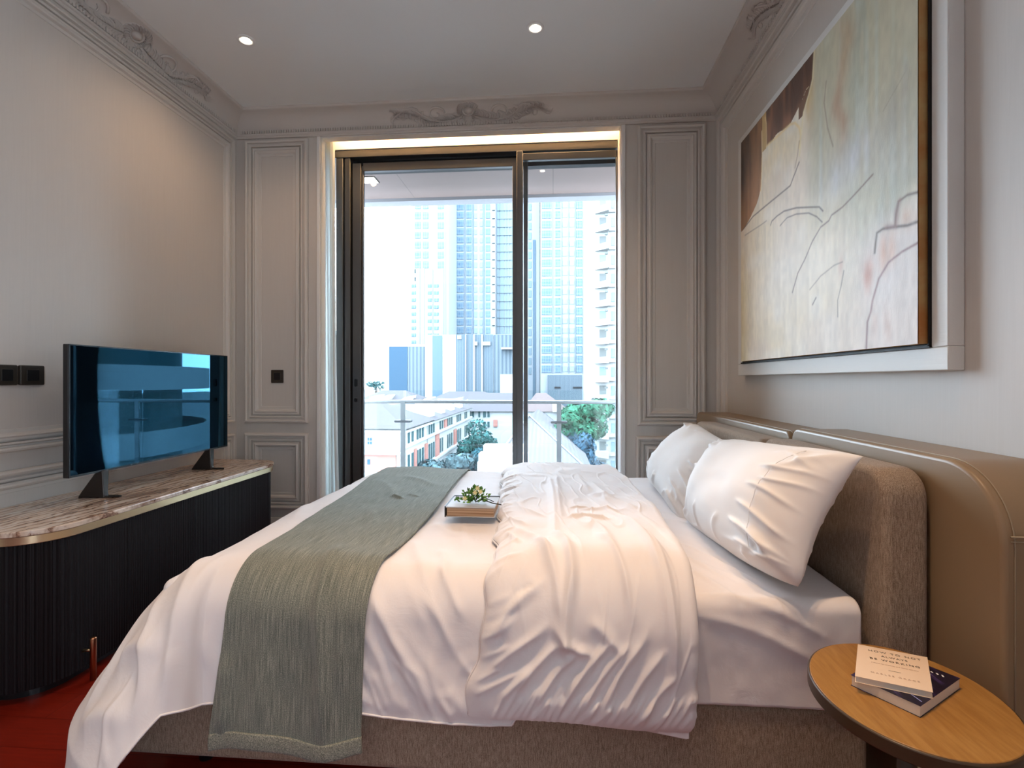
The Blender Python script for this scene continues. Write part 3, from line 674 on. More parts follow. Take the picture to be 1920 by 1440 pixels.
# ------------------------------------------------------------------ book with a flower sprig on the bed
bk_ = empty('photo_album', 'grey covered album with brown page edges lying on the duvet', 'book', (-.31, 1.97, .68))
M_page = mat('brown_page_block', (.42, .26, .15), .8)
basec(M_page, ramp(M_page, noise(M_page, coords(M_page, scale=(3, 3, 260)), 1, 3), [(.35, (.26, .14, .07)), (.6, (.55, .37, .24))]))
M_cover = mat('grey_album_cover', (.46, .455, .46), .45)
AX, AY, AZ = -.40, 1.885, .690
MB().box(AX + .004, AX + .180, AY + .003, AY + .175, AZ + .003, AZ + .034).build('pages', M_page, bk_)
MB().box(AX, AX + .185, AY, AY + .18, AZ, AZ + .003).box(AX, AX + .185, AY, AY + .18, AZ + .034, AZ + .0385).build('cover', M_cover, bk_, bevel=.001)
MB().box(AX - .001, AX + .186, AY + .174, AY + .1815, AZ + .034, AZ + .041).box(AX - .004, AX + .001, AY, AY + .18, AZ, AZ + .0395).build('binding', M_black, bk_)
MB().tube([(AX - .010, AY + .10, AZ + .02), (AX - .010, AY + .14, AZ + .02)], .006, 8).build('clasp', M_black, bk_, smooth=True)
sp_ = empty('flower_sprig', 'small green leafy sprig with pale yellow flowers lying on the album', 'flowers', (-.30, 1.97, .74))
M_leaf = mat('sprig_leaf', (.07, .22, .025), .6); basec(M_leaf, ramp(M_leaf, noise(M_leaf, coords(M_leaf), 60, 2), [(.35, (.025, .10, .012)), (.6, (.13, .33, .04)), (.8, (.42, .56, .22))]))
rg = random.Random(4); ml = MB(); stems = MB()
c0 = Vector((-.298, 1.950, .7325))
for i in range(170):
    a = rg.uniform(0, 2 * math.pi); el = rg.uniform(.05, 1.45); rr = rg.uniform(.015, .050)
    dvec = Vector((math.cos(a) * math.cos(el) * 1.15, math.sin(a) * math.cos(el) * .8, math.sin(el) * 1.15)); p = c0 + dvec * rr
    if i % 6 == 0: p.x -= rg.uniform(.02, .055); p.z = max(.736, p.z - .03)
    if p.z < .736: p.z = .736
    t1 = (dvec + Vector((rg.uniform(-.6, .6), rg.uniform(-.6, .6), rg.uniform(-.2, .6)))).normalized(); t2 = t1.orthogonal().normalized(); L = rg.uniform(.009, .018); w_ = L * .33
    n_ = t1.cross(t2) * L * .15
    ml.add([p, p + t1 * L * .5 + t2 * w_ + n_, p + t1 * L, p + t1 * L * .5 - t2 * w_ + n_], [(0, 1, 2, 3)])
for i in range(14):
    a = rg.uniform(0, 6.28); q = c0 + Vector((math.cos(a) * .03, math.sin(a) * .025, rg.uniform(.02, .06)))
    stems.tube([c0 + Vector((0, 0, .002)), (c0 + q) / 2 + Vector((0, 0, .008)), q], .0009, 5)
ml.build('leaves', M_leaf, sp_, smooth=True)
stems.tube([c0, c0 + Vector((.03, -.01, .012)), c0 + Vector((.07, -.03, .004)), c0 + Vector((.105, -.045, .002))], .0022, 6)
stems.tube([c0, c0 + Vector((.035, .0, .018)), c0 + Vector((.075, -.025, .008))], .0016, 6).build('stems', mat('dark_stem', (.02, .022, .016), .6), sp_, smooth=True)
M_petal = mat('yellow_petal', (.85, .75, .38), .6)
for (dx, dy, dz) in ((.012, -.022, .058), (.024, -.026, .046), (.004, -.03, .043), (-.035, -.03, .02)):
    f_ = MB(); c = c0 + Vector((dx, dy, dz))
    for k in range(6):
        a = k * math.pi / 3; t1 = Vector((math.cos(a), -.35, math.sin(a))).normalized(); t2 = t1.cross(Vector((0, -1, 0))).normalized()
        f_.add([c, c + t1 * .006 + t2 * .003, c + t1 * .011, c + t1 * .006 - t2 * .003], [(0, 1, 2, 3)])
    f_.lathe([(0, .0015), (.0025, 0), (0, -.0015)], tuple(c + Vector((0, -.003, 0))), 8); f_.build('flower', M_petal, sp_)

# ------------------------------------------------------------------ side table and books
TC = (.735, 1.130); tb = empty('side_table', 'small oval side table with honey wood top beside the bed', 'table', (TC[0], TC[1], 0))
def ell(rx, ry, rot, n=72): return [(TC[0] + rx * math.cos(a) * math.cos(rot) - ry * math.sin(a) * math.sin(rot), TC[1] + rx * math.cos(a) * math.sin(rot) + ry * math.sin(a) * math.cos(rot)) for a in [2 * math.pi * k / n for k in range(n)]]
ROT = R(-12)
MB().prism(ell(.174, .200, ROT), .541, .55).build('tabletop', M_tabletop, tb, bevel=.0015)
MB().prism(ell(.178, .204, ROT), .520, .5485).build('rim', M_table_edge, tb, bevel=.003)
MB().lathe([(0, .02), (.017, .02), (.017, .52), (0, .52)], (TC[0], TC[1], 0), 20).build('stem', M_table_edge, tb, smooth=True)
MB().lathe([(0, .02), (.005, .02), (.005, .52), (0, .52)], (TC[0] + .019, TC[1] - .008, 0), 12).build('brass_strip', M_brass, tb, smooth=True)
MB().prism(ell(.12, .14, ROT), 0, .02).build('foot_plate', M_table_edge, tb, bevel=.004)
def book(name, label, c00, cx1, cy1, z0, th, coverm, pagem, twist=None):
    """corner c00, long edge vector cx1, short edge vector cy1"""
    o = empty(name, label, 'book', (c00[0], c00[1], z0), 'books on the side table')
    a = Vector((*c00, 0)); u = Vector((*cx1, 0)); v = Vector((*cy1, 0))
    def slab(m, i, z_0, z_1, i2=None):
        un = u.normalized() * i; vn_ = v.normalized() * i
        p = [a + un + vn_, a + u - un + vn_, a + u + v - un - vn_, a + v + un - vn_]
        m.prism([(q.x, q.y) for q in p], z_0, z_1)
    m = MB(); slab(m, .0015, z0 + .0008, z0 + th - .0008); m.build('pages', pagem, o)
    m = MB(); slab(m, 0, z0, z0 + .0008); slab(m, 0, z0 + th - .0008, z0 + th); m.build('cover', coverm, o, bevel=.0003)
    return o
M_paper = mat('cream_pages', (.72, .62, .52), .8)
M_navy = mat('dark_violet_cover', (.012, .008, .03), .35)
gn = noise(M_navy, coords(M_navy, scale=(60, 9, 1), rot=(0, 0, R(28))), 1, 4, .6, 1.0)
basec(M_navy, ramp(M_navy, gn, [(.5, (.008, .005, .02)), (.62, (.05, .03, .12)), (.74, (.25, .22, .5))]))
M_cream = mat('peach_cream_cover', (.80, .62, .46), .45)
ZT = .5502
b1 = book('book', 'thick paperback with a dark violet cover, underneath the cream one', (.705, 1.045), (.150, .105), (-.073, .100), ZT, .0225, M_navy, M_paper)
b2 = book('book', 'thin cream paperback lying crosswise on top of the dark one', (.745, 1.070), (-.120, .047), (.082, .135), ZT + .0228, .013, M_cream, M_paper)
# lettering on the upper book: lines read from left to right along its far edge
u_dir = Vector((.120, -.047, 0)).normalized(); v_dir = Vector((.082, .135, 0)).normalized()
def letters(txt, pos, size, m, parent, ud=u_dir, vd=v_dir, z=ZT + .0362, name='title', sh=1.0):
    c = bpy.data.curves.new(name, 'FONT'); c.body = txt; c.size = size; c.align_x = 'CENTER'; c.align_y = 'CENTER'; c.extrude = .00008; c.space_character = sh
    o = bpy.data.objects.new(name, c); COL.objects.link(o); c.materials.append(m)
    nz = ud.cross(vd).normalized(); vv = nz.cross(ud)
    o.matrix_world = Matrix(((ud.x, vv.x, nz.x, pos[0]), (ud.y, vv.y, nz.y, pos[1]), (ud.z, vv.z, nz.z, z), (0, 0, 0, 1)))
    mw = Matrix(o.matrix_world); me = bpy.data.meshes.new_from_object(o); bpy.data.objects.remove(o); o = bpy.data.objects.new(name, me); COL.objects.link(o); o.parent = parent; o.matrix_parent_inverse = Matrix.Translation(-parent.location); o.matrix_basis = mw
    return o
M_ink = mat('black_ink', (.02, .015, .012), .6); M_faint = mat('pale_ink', (.50, .34, .25), .6)
cb = Vector((.745 - .120 * .47, 1.070 + .047 * .47))
def lp(t, s=0): return (cb.x + .082 * t + u_dir.x * s, cb.y + .135 * t + u_dir.y * s)
letters('HOW TO NOT', lp(.86), .0115, M_ink, b2, sh=1.35); letters('ALWAYS', lp(.74), .0105, M_ink, b2, sh=1.25); letters('BE WORKING', lp(.62), .0115, M_ink, b2, sh=1.35)
letters('a toolkit for creativity and radical self-care', lp(.50), .0048, M_faint, b2, name='subtitle')
letters('~~~~~', lp(.35), .0075, M_ink, b2, name='ornament'); letters('MARLEE GRACE', lp(.20), .0085, M_faint, b2, name='author_line', sh=1.5)
M_wht = mat('white_print', (.8, .8, .85), .5)
b1u = Vector((.150, .105, 0)).normalized(); b1r = Vector((.073, -.100, 0)).normalized()
# marks at the right end of the dark cover and a pale streak across its near end
MK = MB(); zz = ZT + .0227
def strip(p, q, w_):
    p = Vector((*p, zz)); q = Vector((*q, zz)); d = (q - p).normalized(); n_ = Vector((-d.y, d.x, 0)) * w_
    MK.add([p + n_, q + n_, q - n_, p - n_], [(0, 1, 2, 3)])
pb = lambda s, t: (.705 + .150 * s - .073 * t, 1.045 + .105 * s + .100 * t)
for k in range(6): strip(pb(.86 + .004 * (k % 2), .16 + .075 * k), pb(.90 - .01 * (k % 3), .20 + .075 * k), .0016)
for k in range(4): strip(pb(.78, .30 + .06 * k), pb(.80, .335 + .06 * k), .001)
MK.build('cover_marks', M_wht, b1)
MK = MB(); strip(pb(.10, .04), pb(.26, .52), .0011); MK.build('light_streak', mat('blue_print_streak', (.32, .36, .75), .4), b1)

# ------------------------------------------------------------------ media cabinet
cab = empty('media_cabinet', 'low dark fluted cabinet with a veined marble top by the left wall', 'cabinet', (-2.13, 2.56, 0))
def outline(x0, x1, y0, y1, rn, rf, n=16):
    return rnd_rect(x0, x1, y0, y1, (.004, rn, rf, .004), n)
M_top = outline(-2.385, -1.862, 1.69, 3.43, .20, .19)
MB().prism(M_top, .624, .645).build('marble_top', M_marble, cab, bevel=.005, bseg=3)
MB().prism(outline(-2.383, -1.868, 1.697, 3.424, .195, .186), .592, .624).build('brass_band', M_brass, cab, bevel=.002)
# fluted body: dense outline with half-round reeds
def reed(out_, pitch=.0125, dep=.0045):
    P = [Vector(p) for p in out_]; res = []; L = 0
    for i in range(len(P)):
        p, q = P[i], P[(i + 1) % len(P)]; d = (q - p); n_ = int(max(1, d.length / (pitch / 4)))
        if d.length < 1e-6: continue
        nrm = Vector((d.y, -d.x)).normalized()
        for k in range(n_):
            t = k / n_; s = L + d.length * t; pt_ = p + d * t
            fl = pt_.x < -2.37
            res.append(tuple(pt_ + nrm * (0 if fl else dep * abs(math.sin(math.pi * s / pitch)))))
        L += d.length
    return res
MB().prism(reed(outline(-2.38, -1.885, 1.715, 3.405, .18, .17)), .045, .592).build('fluted_body', M_ebony, cab, smooth=False)
MB().prism(outline(-2.37, -1.93, 1.76, 3.36, .15, .15), 0, .045).build('plinth', M_black, cab)
for yy in (2.13, 2.56, 2.99): MB().box(-1.886, -1.8795, yy - .001, yy + .001, .06, .585).build('door_gap', M_black, cab)
MB().lathe([(0, 0), (.0115, 0), (.0115, .165), (.0105, .169), (0, .169)], (-1.838, 1.912, 0), 20).build('leg', M_copper, cab, smooth=True)
MB().tube([(-1.845, 1.912, .118), (-1.892, 1.915, .112)], [.004, .008], 8).build('leg_bracket', M_brass, cab, smooth=True)

# television
tv = empty('television', 'large flat television standing on the marble cabinet top', 'television', (-2.12, 2.64, .645))
TX, TY0, TY1, TZ0, TZ1 = -2.12, 2.085, 3.185, .768, 1.360
MB().prism(rnd_rect(TY0, TY1, TZ0, TZ1, .004, 3), TX - .028, TX - .002, 'x').build('casing', M_black, tv, bevel=.002)
MB().box(TX - .003, TX + .0012, TY0 + .001, TY1 - .001, TZ0 + .001, TZ0 + .010).box(TX - .003, TX + .0012, TY0 + .001, TY0 + .007, TZ0 + .01, TZ1 - .001).box(TX - .003, TX + .0012, TY1 - .007, TY1 - .001, TZ0 + .01, TZ1 - .001).box(TX - .003, TX + .0012, TY0 + .007, TY1 - .007, TZ1 - .006, TZ1 - .001).build('bezel', mat('bezel_metal', (.03, .035, .04), .25, metal=.5), tv)
M_screen = bpy.data.materials.new('blue_coated_screen'); M_screen.use_nodes = True
b_ = M_screen.node_tree.nodes['Principled BSDF']; b_.inputs['Base Color'].default_value = (.0015, .004, .007, 1); b_.inputs['Roughness'].default_value = .3; b_.inputs['Specular IOR Level'].default_value = 0
gl = nd(M_screen, 'ShaderNodeBsdfGlossy'); gl.inputs['Roughness'].default_value = .015; gl.inputs['Color'].default_value = (.22, .62, .95, 1)
fr_ = nd(M_screen, 'ShaderNodeFresnel'); fr_.inputs['IOR'].default_value = 1.75
mx_ = nd(M_screen, 'ShaderNodeMixShader'); lk(M_screen, fr_.outputs[0], mx_.inputs[0]); lk(M_screen, b_.outputs[0], mx_.inputs[1]); lk(M_screen, gl.outputs[0], mx_.inputs[2]); lk(M_screen, mx_.outputs[0], M_screen.node_tree.nodes['Material Output'].inputs['Surface'])
MB().box(TX - .002, TX, TY0 + .007, TY1 - .007, TZ0 + .010, TZ1 - .006).build('screen', M_screen, tv)
for yc in (2.262, 3.022):
    m = MB(); z0 = .6455
    # angular foot: neck dropping from the panel, splitting into a short rear and a long front toe
    m.add([(TX - .020, yc - .018, .775), (TX + .008, yc - .018, .775), (TX + .008, yc + .020, .775), (TX - .020, yc + .020, .775),
           (TX - .100, yc - .024, z0 + .020), (TX + .010, yc - .012, z0 + .022), (TX + .010, yc + .014, z0 + .022), (TX - .100, yc + .022, z0 + .020),
           (TX - .112, yc - .024, z0), (TX + .014, yc - .014, z0), (TX + .014, yc + .016, z0), (TX - .112, yc + .024, z0)],
          [(0, 1, 5, 4), (1, 2, 6, 5), (2, 3, 7, 6), (3, 0, 4, 7), (4, 5, 9, 8), (5, 6, 10, 9), (6, 7, 11, 10), (7, 4, 8, 11), (0, 3, 2, 1), (8, 9, 10, 11)])
    m.prism([(TX + .0, yc - .012), (TX + .076, yc + .006), (TX + .080, yc + .012), (TX + .074, yc + .018), (TX + .0, yc + .014)], z0, z0 + .011)
    m.build('foot', mat('dark_foot_metal', (.05, .042, .038), .22, metal=.7), tv, bevel=.004)

# wall switches
def plate(name, label, wall, a0, a1, z0, z1, th=.010):
    o = empty(name, label, 'switch', (XL, (a0 + a1) / 2, z0) if wall == 'left' else ((a0 + a1) / 2, D, z0), 'dark square wall switches')
    e = XL if wall == 'left' else D; sg = 1 if wall == 'left' else -1; ax = 'x' if wall == 'left' else 'y'
    lo2, hi2 = sorted((e, e + sg * th)); MB().prism(rnd_rect(a0, a1, z0, z1, .006, 4), lo2, hi2, ax).build('plate', M_plate, o, bevel=.003, bseg=3)
    wx = (a1 - a0) * .24; wz = (z1 - z0) * .22
    lo2, hi2 = sorted((e + sg * th * .9, e + sg * (th + .002)))
    MB().prism(rnd_rect(a0 + wx, a1 - wx, z0 + wz, z1 - wz, .002, 3), lo2, hi2, ax).build('rocker', M_black, o, bevel=.0008)
    fr3 = MB(); pth = [(e + sg * (th + .001), q[0], q[1]) if wall == 'left' else (q[0], e + sg * (th + .001), q[1]) for q in rnd_rect(a0 + wx, a1 - wx, z0 + wz, z1 - wz, .002, 3)]
    fr3.tube(pth + [pth[0]], .0009, 5).build('inner_rim', M_plate, o, smooth=True); return o
plate('wall_switch', 'dark bronze wall switch cut by the left picture edge, left of the other', 'left', 2.006, 2.096, 1.178, 1.268, .016)
plate('wall_switch', 'dark bronze wall switch on the left wall close to the television', 'left', 2.108, 2.216, 1.178, 1.268, .016)
plate('wall_switch', 'small dark bronze switch inside the tall panel beside the window', 'front', -2.115, -2.018, 1.180, 1.278, .008)

# ------------------------------------------------------------------ painting
pa = empty('painting', 'large abstract painting in cream, sage and brown in a deep white frame', 'painting', (XR, 2.35, 1.22))
PY0, PY1, PZ0, PZ1 = 1.530, 3.165, 1.228, 2.632
FX = 1.105
m = MB()
for (a, b, c, d) in ((PY0, PY1, PZ0, PZ0 + .068), (PY0, PY1, PZ1 - .060, PZ1), ):
    m.box(FX, XR, a, b, c, d)
m.box(FX, XR, PY0, PY0 + .064, PZ0 + .068, PZ1 - .06).box(FX, XR, PY1 - .060, PY1, PZ0 + .068, PZ1 - .06)
m.build('frame', M_frame, pa, bevel=.003)
MB().box(FX + .004, FX + .006, PY0 + .064, PY1 - .06, PZ0 + .068, PZ1 - .06).build('backing', M_sand, pa)
lipm = mat('blue_grey_shadow_gap', (.10, .13, .15), .4)
MB().box(FX - .006, FX + .004, PY0 + .064, PY0 + .070, PZ0 + .072, PZ1 - .06).box(FX - .006, FX + .004, PY0 + .064, PY1 - .06, PZ0 + .068, PZ0 + .076).build('inner_lip', M_sand, pa)
CY0, CY1, CZ0, CZ1, CXF = 1.607, 3.035, 1.308, 2.562, 1.076
MB().box(CXF + .0035, FX + .004, CY0, CY1, CZ0, CZ1).build('canvas_edge', M_canvasedge, pa)
# painted face: coloured grid. coordinates p (0 far/left .. 1 near/right), q (0 top .. 1 bottom)
NP, NQ = 440, 400
p_, q_ = np.meshgrid(np.linspace(0, 1, NP), np.linspace(0, 1, NQ), indexing='ij')
n1_, n2_, n3_ = VN(71), VN(72), VN(73)
def mix(c, col, w): w = np.clip(w, 0, 1)[..., None]; return c * (1 - w) + np.array(col) * w
def sm(x, a, b): t = np.clip((x - a) / (b - a), 0, 1); return t * t * (3 - 2 * t)
big = n1_(p_ * 5, q_ * 5); med = n2_(p_ * 12, q_ * 12); stroke = n3_(p_ * 52, q_ * 6); fine = n1_(p_ * 90, q_ * 40); str2 = n2_(p_ * 26 + 3, q_ * 4)
def blob(p0, q0, rp, rq, k=.6): return np.exp(-((p_ - p0 + .02 * med) / rp) ** 2 - ((q_ - q0 + .02 * big) / rq) ** 2) * (1 + k * stroke)
c = np.ones((NP, NQ, 3)) * np.array((.82, .72, .53))
c = mix(c, (.78, .68, .60), .55 * sm(big, -.2, .8)); c = mix(c, (.88, .84, .74), .6 * sm(med, -.1, .9)); c = mix(c, (.90, .85, .75), .8 * blob(.42, .70, .30, .14, .1))
# sage and ochre veil running down the upper right
sage = sm(p_, .50, .60) * (1 - sm(q_ + .06 * med - .10 * sm(p_, .6, .9), .42, .66))
c = mix(c, (.52, .50, .36), .90 * sage); c = mix(c, (.40, .44, .36), .75 * sage * sm(str2, -.5, .6) * sm(p_, .68, .85)); c = mix(c, (.66, .60, .44), .55 * sage * sm(-stroke, -.1, .8))
c = mix(c, (.52, .56, .50), .5 * sage * sm(stroke, .1, .9)); c = mix(c, (.60, .42, .16), .8 * blob(.555, .10, .022, .13)); c = mix(c, (.45, .22, .12), .85 * blob(.712, .29, .026, .10)); c = mix(c, (.50, .30, .16), .55 * blob(.735, .10, .030, .10))
c = mix(c, (.44, .40, .32), .6 * blob(.94, .42, .05, .09)); c = mix(c, (.60, .60, .62), .75 * blob(.76, .46, .12, .07)); c = mix(c, (.62, .60, .46), .6 * blob(.80, .62, .05, .12)); c = mix(c, (.62, .62, .56), .5 * blob(.93, .53, .10, .06))
# lilac and rose in the lower right
c = mix(c, (.74, .68, .68), .75 * sm(p_, .74, .9) * sm(q_, .60, .75)); c = mix(c, (.72, .46, .34), .75 * blob(.90, .755, .03, .05)); c = mix(c, (.62, .30, .22), .7 * blob(.827, .81, .022, .045)); c = mix(c, (.66, .42, .34), .5 * blob(.716, .75, .02, .03))
c = mix(c, (.62, .32, .25), .55 * blob(.848, .96, .014, .04)) ; c = mix(c, (.62, .34, .26), .5 * blob(.893, .955, .012, .04)); c = mix(c, (.70, .48, .36), .5 * blob(.97, .68, .03, .03)); c = mix(c, (.80, .70, .62), .5 * sm(p_, .3, .7) * sm(q_, .8, .95))
c = mix(c, (.76, .66, .36), .6 * (1 - sm(p_, .0, .13)) * sm(q_, .55, .75)); c = mix(c, (.80, .66, .42), .5 * blob(.33, .20, .1, .05)); c = mix(c, (.70, .58, .50), .45 * blob(.33, .32, .12, .06))
# dark brown shapes, upper left
brownR = np.interp(q_, [0, .03, .085, .124, .155, .183, .234, .27], [.578, .574, .569, .546, .521, .504, .495, .49])
low = np.interp(p_, [.24, .29, .33, .38, .43, .47, .505, .53], [.137, .148, .142, .150, .150, .135, .120, .10]) - .002
dk = (p_ < brownR) & (q_ < low + .008 * med) & (p_ > .243)
c[dk] = (np.array((.085, .030, .012)) + (np.array((.20, .085, .035)) * sm(stroke * .6 + med, -.6, 1.4)[..., None]))[dk]
dk3 = (p_ < brownR) & (p_ > .485) & (q_ >= low) & (q_ < .175); c[dk3] = (.16, .07, .03)
l2 = np.interp(p_, [0, .013, .041, .102, .162, .195, .207, .212], [.408, .404, .400, .374, .338, .295, .144, .0]); dk2 = (q_ < l2) & (p_ < .212)
grad = np.clip(sm(p_ + .03 * med, .0, .20) * .45 + sm(q_, .12, .40) * .6 + .15 * stroke, 0, 1)[..., None]
c[dk2] = (np.array((.06, .032, .018)) * (1 - grad) + np.array((.46, .21, .07)) * grad)[dk2]
band = (p_ >= .208) & (p_ < .243) & (q_ < .15); c[band] = (.55, .36, .15)
def line(pts, w, col, al=.85):
    global c
    dmin = np.full(p_.shape, 9.)
    for (a, b) in zip(pts[:-1], pts[1:]):
        a = np.array(a, float); b = np.array(b, float); d = b - a; L2 = d @ d + 1e-9
        t = np.clip(((p_ - a[0]) * d[0] + (q_ - a[1]) * d[1]) / L2, 0, 1); dmin = np.minimum(dmin, np.hypot(p_ - a[0] - t * d[0], q_ - a[1] - t * d[1]))
    c = mix(c, col, al * np.exp(-(dmin / w) ** 2))
DK = (.10, .05, .03); GOLD = (.84, .66, .34)
line([(.013, .405), (.124, .381), (.27, .38), (.385, .38), (.429, .38), (.46, .349), (.487, .324)], .0035, DK)
line([(.487, .272), (.497, .234), (.487, .201), (.46, .171), (.43, .158), (.395, .155), (.33, .150), (.246, .142)], .005, GOLD, .9); line([(.247, .14), (.244, .05), (.235, .02)], .004, GOLD, .7); line([(.205, .06), (.207, .144), (.204, .232), (.195, .30)], .004, GOLD, .8)
line([(.578, 0), (.569, .085), (.546, .124), (.515, .165), (.498, .234), (.49, .30)], .004, (.80, .70, .44), .9); line([(.488, .25), (.478, .29), (.46, .33)], .003, (.3, .18, .1), .6)
line([(.281, .472), (.29, .460), (.33, .455), (.385, .456), (.469, .476), (.553, .506), (.607, .526), (.626, .546)], .0032, DK); line([(.355, .500), (.405, .488), (.469, .498), (.546, .523), (.592, .552), (.622, .58)], .0028, DK, .75)
line([(.85, .532), (.817, .543), (.771, .558), (.723, .571), (.671, .576), (.657, .588), (.614, .594), (.569, .624), (.521, .674), (.478, .71), (.442, .77)], .0032, (.20, .11, .08), .85)
line([(.643, .144), (.632, .205), (.65, .293), (.677, .366)], .003, (.30, .22, .16), .65); line([(.041, .436), (.2, .443), (.246, .443)], .003, DK, .5); line([(.888, .384), (.961, .334)], .002, (.35, .30, .22), .5)
line([(1.004, .643), (.969, .636), (.941, .641), (.933, .668), (.93, .698)], .0038, DK); line([(1.004, .712), (.969, .71), (.93, .70), (.888, .691), (.866, .695), (.861, .721), (.858, .745)], .004, DK, .9); line([(.945, .640), (.936, .66), (.932, .70), (.90, .69)], .008, (.30, .14, .12), .55)
line([(1.0, .762), (.952, .769), (.907, .784), (.873, .818), (.85, .871), (.843, .9), (.829, .927), (.825, 1.001)], .0035, (.28, .12, .12), .85)
line([(.553, .782), (.614, .751), (.684, .734), (.723, .734)], .0025, DK, .5); line([(.729, .762), (.716, .807), (.701, .844), (.701, .894)], .0025, DK, .6); line([(.569, .835), (.588, .816)], .003, DK, .8)
c = np.clip(c * (1 + .06 * fine + .07 * stroke)[..., None], 0, 1)
relief_ = .0008 * stroke + .0005 * fine
PPc = np.stack([np.full(p_.shape, CXF) - relief_ * .5, CY1 + (CY0 - CY1) * p_, CZ1 + (CZ0 - CZ1) * q_], -1)
M_art = mat('oil_paint', (1, 1, 1), .5, spec=.3); at_ = nd(M_art, 'ShaderNodeVertexColor'); at_.layer_name = 'paint'; basec(M_art, at_.outputs['Color'])
bump(M_art, noise(M_art, coords(M_art, scale=(1, 30, 8)), 6, 5), .25, .002)
art = grid_mesh('canvas', PPc, np.stack([p_, q_], -1), M_art, pa)
ca = art.data.color_attributes.new('paint', 'FLOAT_COLOR', 'POINT'); ca.data.foreach_set('color', np.concatenate([c.reshape(-1, 3), np.ones((NP * NQ, 1))], 1).astype(np.float32).ravel())
# ------------------------------------------------------------------ balcony
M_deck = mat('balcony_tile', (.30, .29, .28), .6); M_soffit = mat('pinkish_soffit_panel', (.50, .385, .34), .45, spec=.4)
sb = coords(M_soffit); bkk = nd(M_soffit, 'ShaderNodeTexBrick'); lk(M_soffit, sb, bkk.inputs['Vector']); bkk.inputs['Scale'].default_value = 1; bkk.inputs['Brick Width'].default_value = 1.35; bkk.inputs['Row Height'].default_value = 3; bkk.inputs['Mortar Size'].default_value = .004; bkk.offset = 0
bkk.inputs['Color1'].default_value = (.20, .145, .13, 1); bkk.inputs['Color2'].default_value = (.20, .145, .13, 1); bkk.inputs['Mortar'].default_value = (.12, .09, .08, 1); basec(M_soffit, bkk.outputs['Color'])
M_fascia = mat('grey_slab_edge', (.22, .215, .225), .6)
struct(MB().box(-4.2, 3.4, 4.07, 5.12, -.25, -.02).build('trim_20', M_deck))
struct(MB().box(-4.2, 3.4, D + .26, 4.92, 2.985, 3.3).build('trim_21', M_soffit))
struct(MB().box(-4.2, 3.4, 4.92, 5.06, 2.955, 3.3).build('trim_22', M_fascia))
rl = empty('balcony_railing', 'frameless glass balcony railing with a slim grey metal handrail', 'railing', (-.6, 5, -.02))
MB().prism(rnd_rect(4.975, 5.02, .970, 1.005, .015, 5), -4.1, 3.3, 'x').build('handrail', M_railmetal, rl, bevel=.002)
for i, xx in enumerate((-3.03, -1.485, .057, 1.60)):
    p = MB().box(xx - .022, xx + .022, 4.97, 4.99, -.02, .985).build('post', M_railmetal, rl)
    MB().prism(rnd_rect(xx - .080, xx + .080, .782, .804, .010, 5), 4.955, 5.035, 'y').build('clamp', mat('dark_clamp', (.10, .11, .12), .4, metal=.6), p)
for (a, b) in ((-4.1, -3.035), (-3.025, -1.49), (-1.48, .052), (.062, 1.595), (1.605, 3.3)):
    MB().box(a + .006, b - .006, 5.030, 5.042, 0, 1.100).build('glass_panel', M_railglass, rl)
e = empty('balcony_lamp', 'small square lit lamp flush in the balcony soffit', 'light', (-1.62, 4.45, 2.985))
MB().prism([(-1.70, 4.37), (-1.56, 4.37), (-1.56, 4.51), (-1.70, 4.51)], 2.980, 2.9845).build('rim', M_darkmetal, e)
MB().prism([(-1.69, 4.38), (-1.57, 4.38), (-1.57, 4.50), (-1.69, 4.50)], 2.9765, 2.9805).build('lens', mat('balcony_glow', (1, .95, .8), .5, emis=(1, .93, .74), es=5), e)

# ------------------------------------------------------------------ the city
OUT = .50                                               # haze is put into the town's pale colours, darkened against the strong sky
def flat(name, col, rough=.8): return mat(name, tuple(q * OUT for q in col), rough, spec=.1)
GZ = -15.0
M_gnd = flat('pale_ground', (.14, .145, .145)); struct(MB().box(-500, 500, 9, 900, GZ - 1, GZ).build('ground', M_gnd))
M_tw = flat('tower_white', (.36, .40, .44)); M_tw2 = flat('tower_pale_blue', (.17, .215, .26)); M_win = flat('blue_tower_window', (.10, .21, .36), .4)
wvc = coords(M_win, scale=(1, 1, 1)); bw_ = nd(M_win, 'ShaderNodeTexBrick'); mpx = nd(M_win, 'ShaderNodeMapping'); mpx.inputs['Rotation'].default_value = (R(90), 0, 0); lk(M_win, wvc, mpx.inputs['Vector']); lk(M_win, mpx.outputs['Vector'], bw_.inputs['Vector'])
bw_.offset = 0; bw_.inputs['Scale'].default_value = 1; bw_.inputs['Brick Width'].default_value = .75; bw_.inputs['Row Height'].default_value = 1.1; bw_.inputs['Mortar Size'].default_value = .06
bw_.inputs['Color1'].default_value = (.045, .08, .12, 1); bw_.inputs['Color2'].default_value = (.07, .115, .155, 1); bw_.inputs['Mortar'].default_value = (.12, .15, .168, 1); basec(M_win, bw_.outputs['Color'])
M_winl = flat('pale_tower_window', (.21, .29, .34)); M_stripb = flat('light_blue_strip', (.26, .34, .39)); M_darkw = flat('dark_opening_or_shade', (.03, .035, .04))
def ribbed(name, c0, c1, sc):
    m = flat(name, c0); n_ = nd(m, 'ShaderNodeTexWave', wave_type='BANDS', bands_direction='X'); lk(m, coords(m), n_.inputs['Vector']); n_.inputs['Scale'].default_value = sc; n_.inputs['Distortion'].default_value = 0
    basec(m, ramp(m, n_.outputs['Fac'], [(.35, tuple(q * OUT for q in c0)), (.6, tuple(q * OUT for q in c1))])); return m
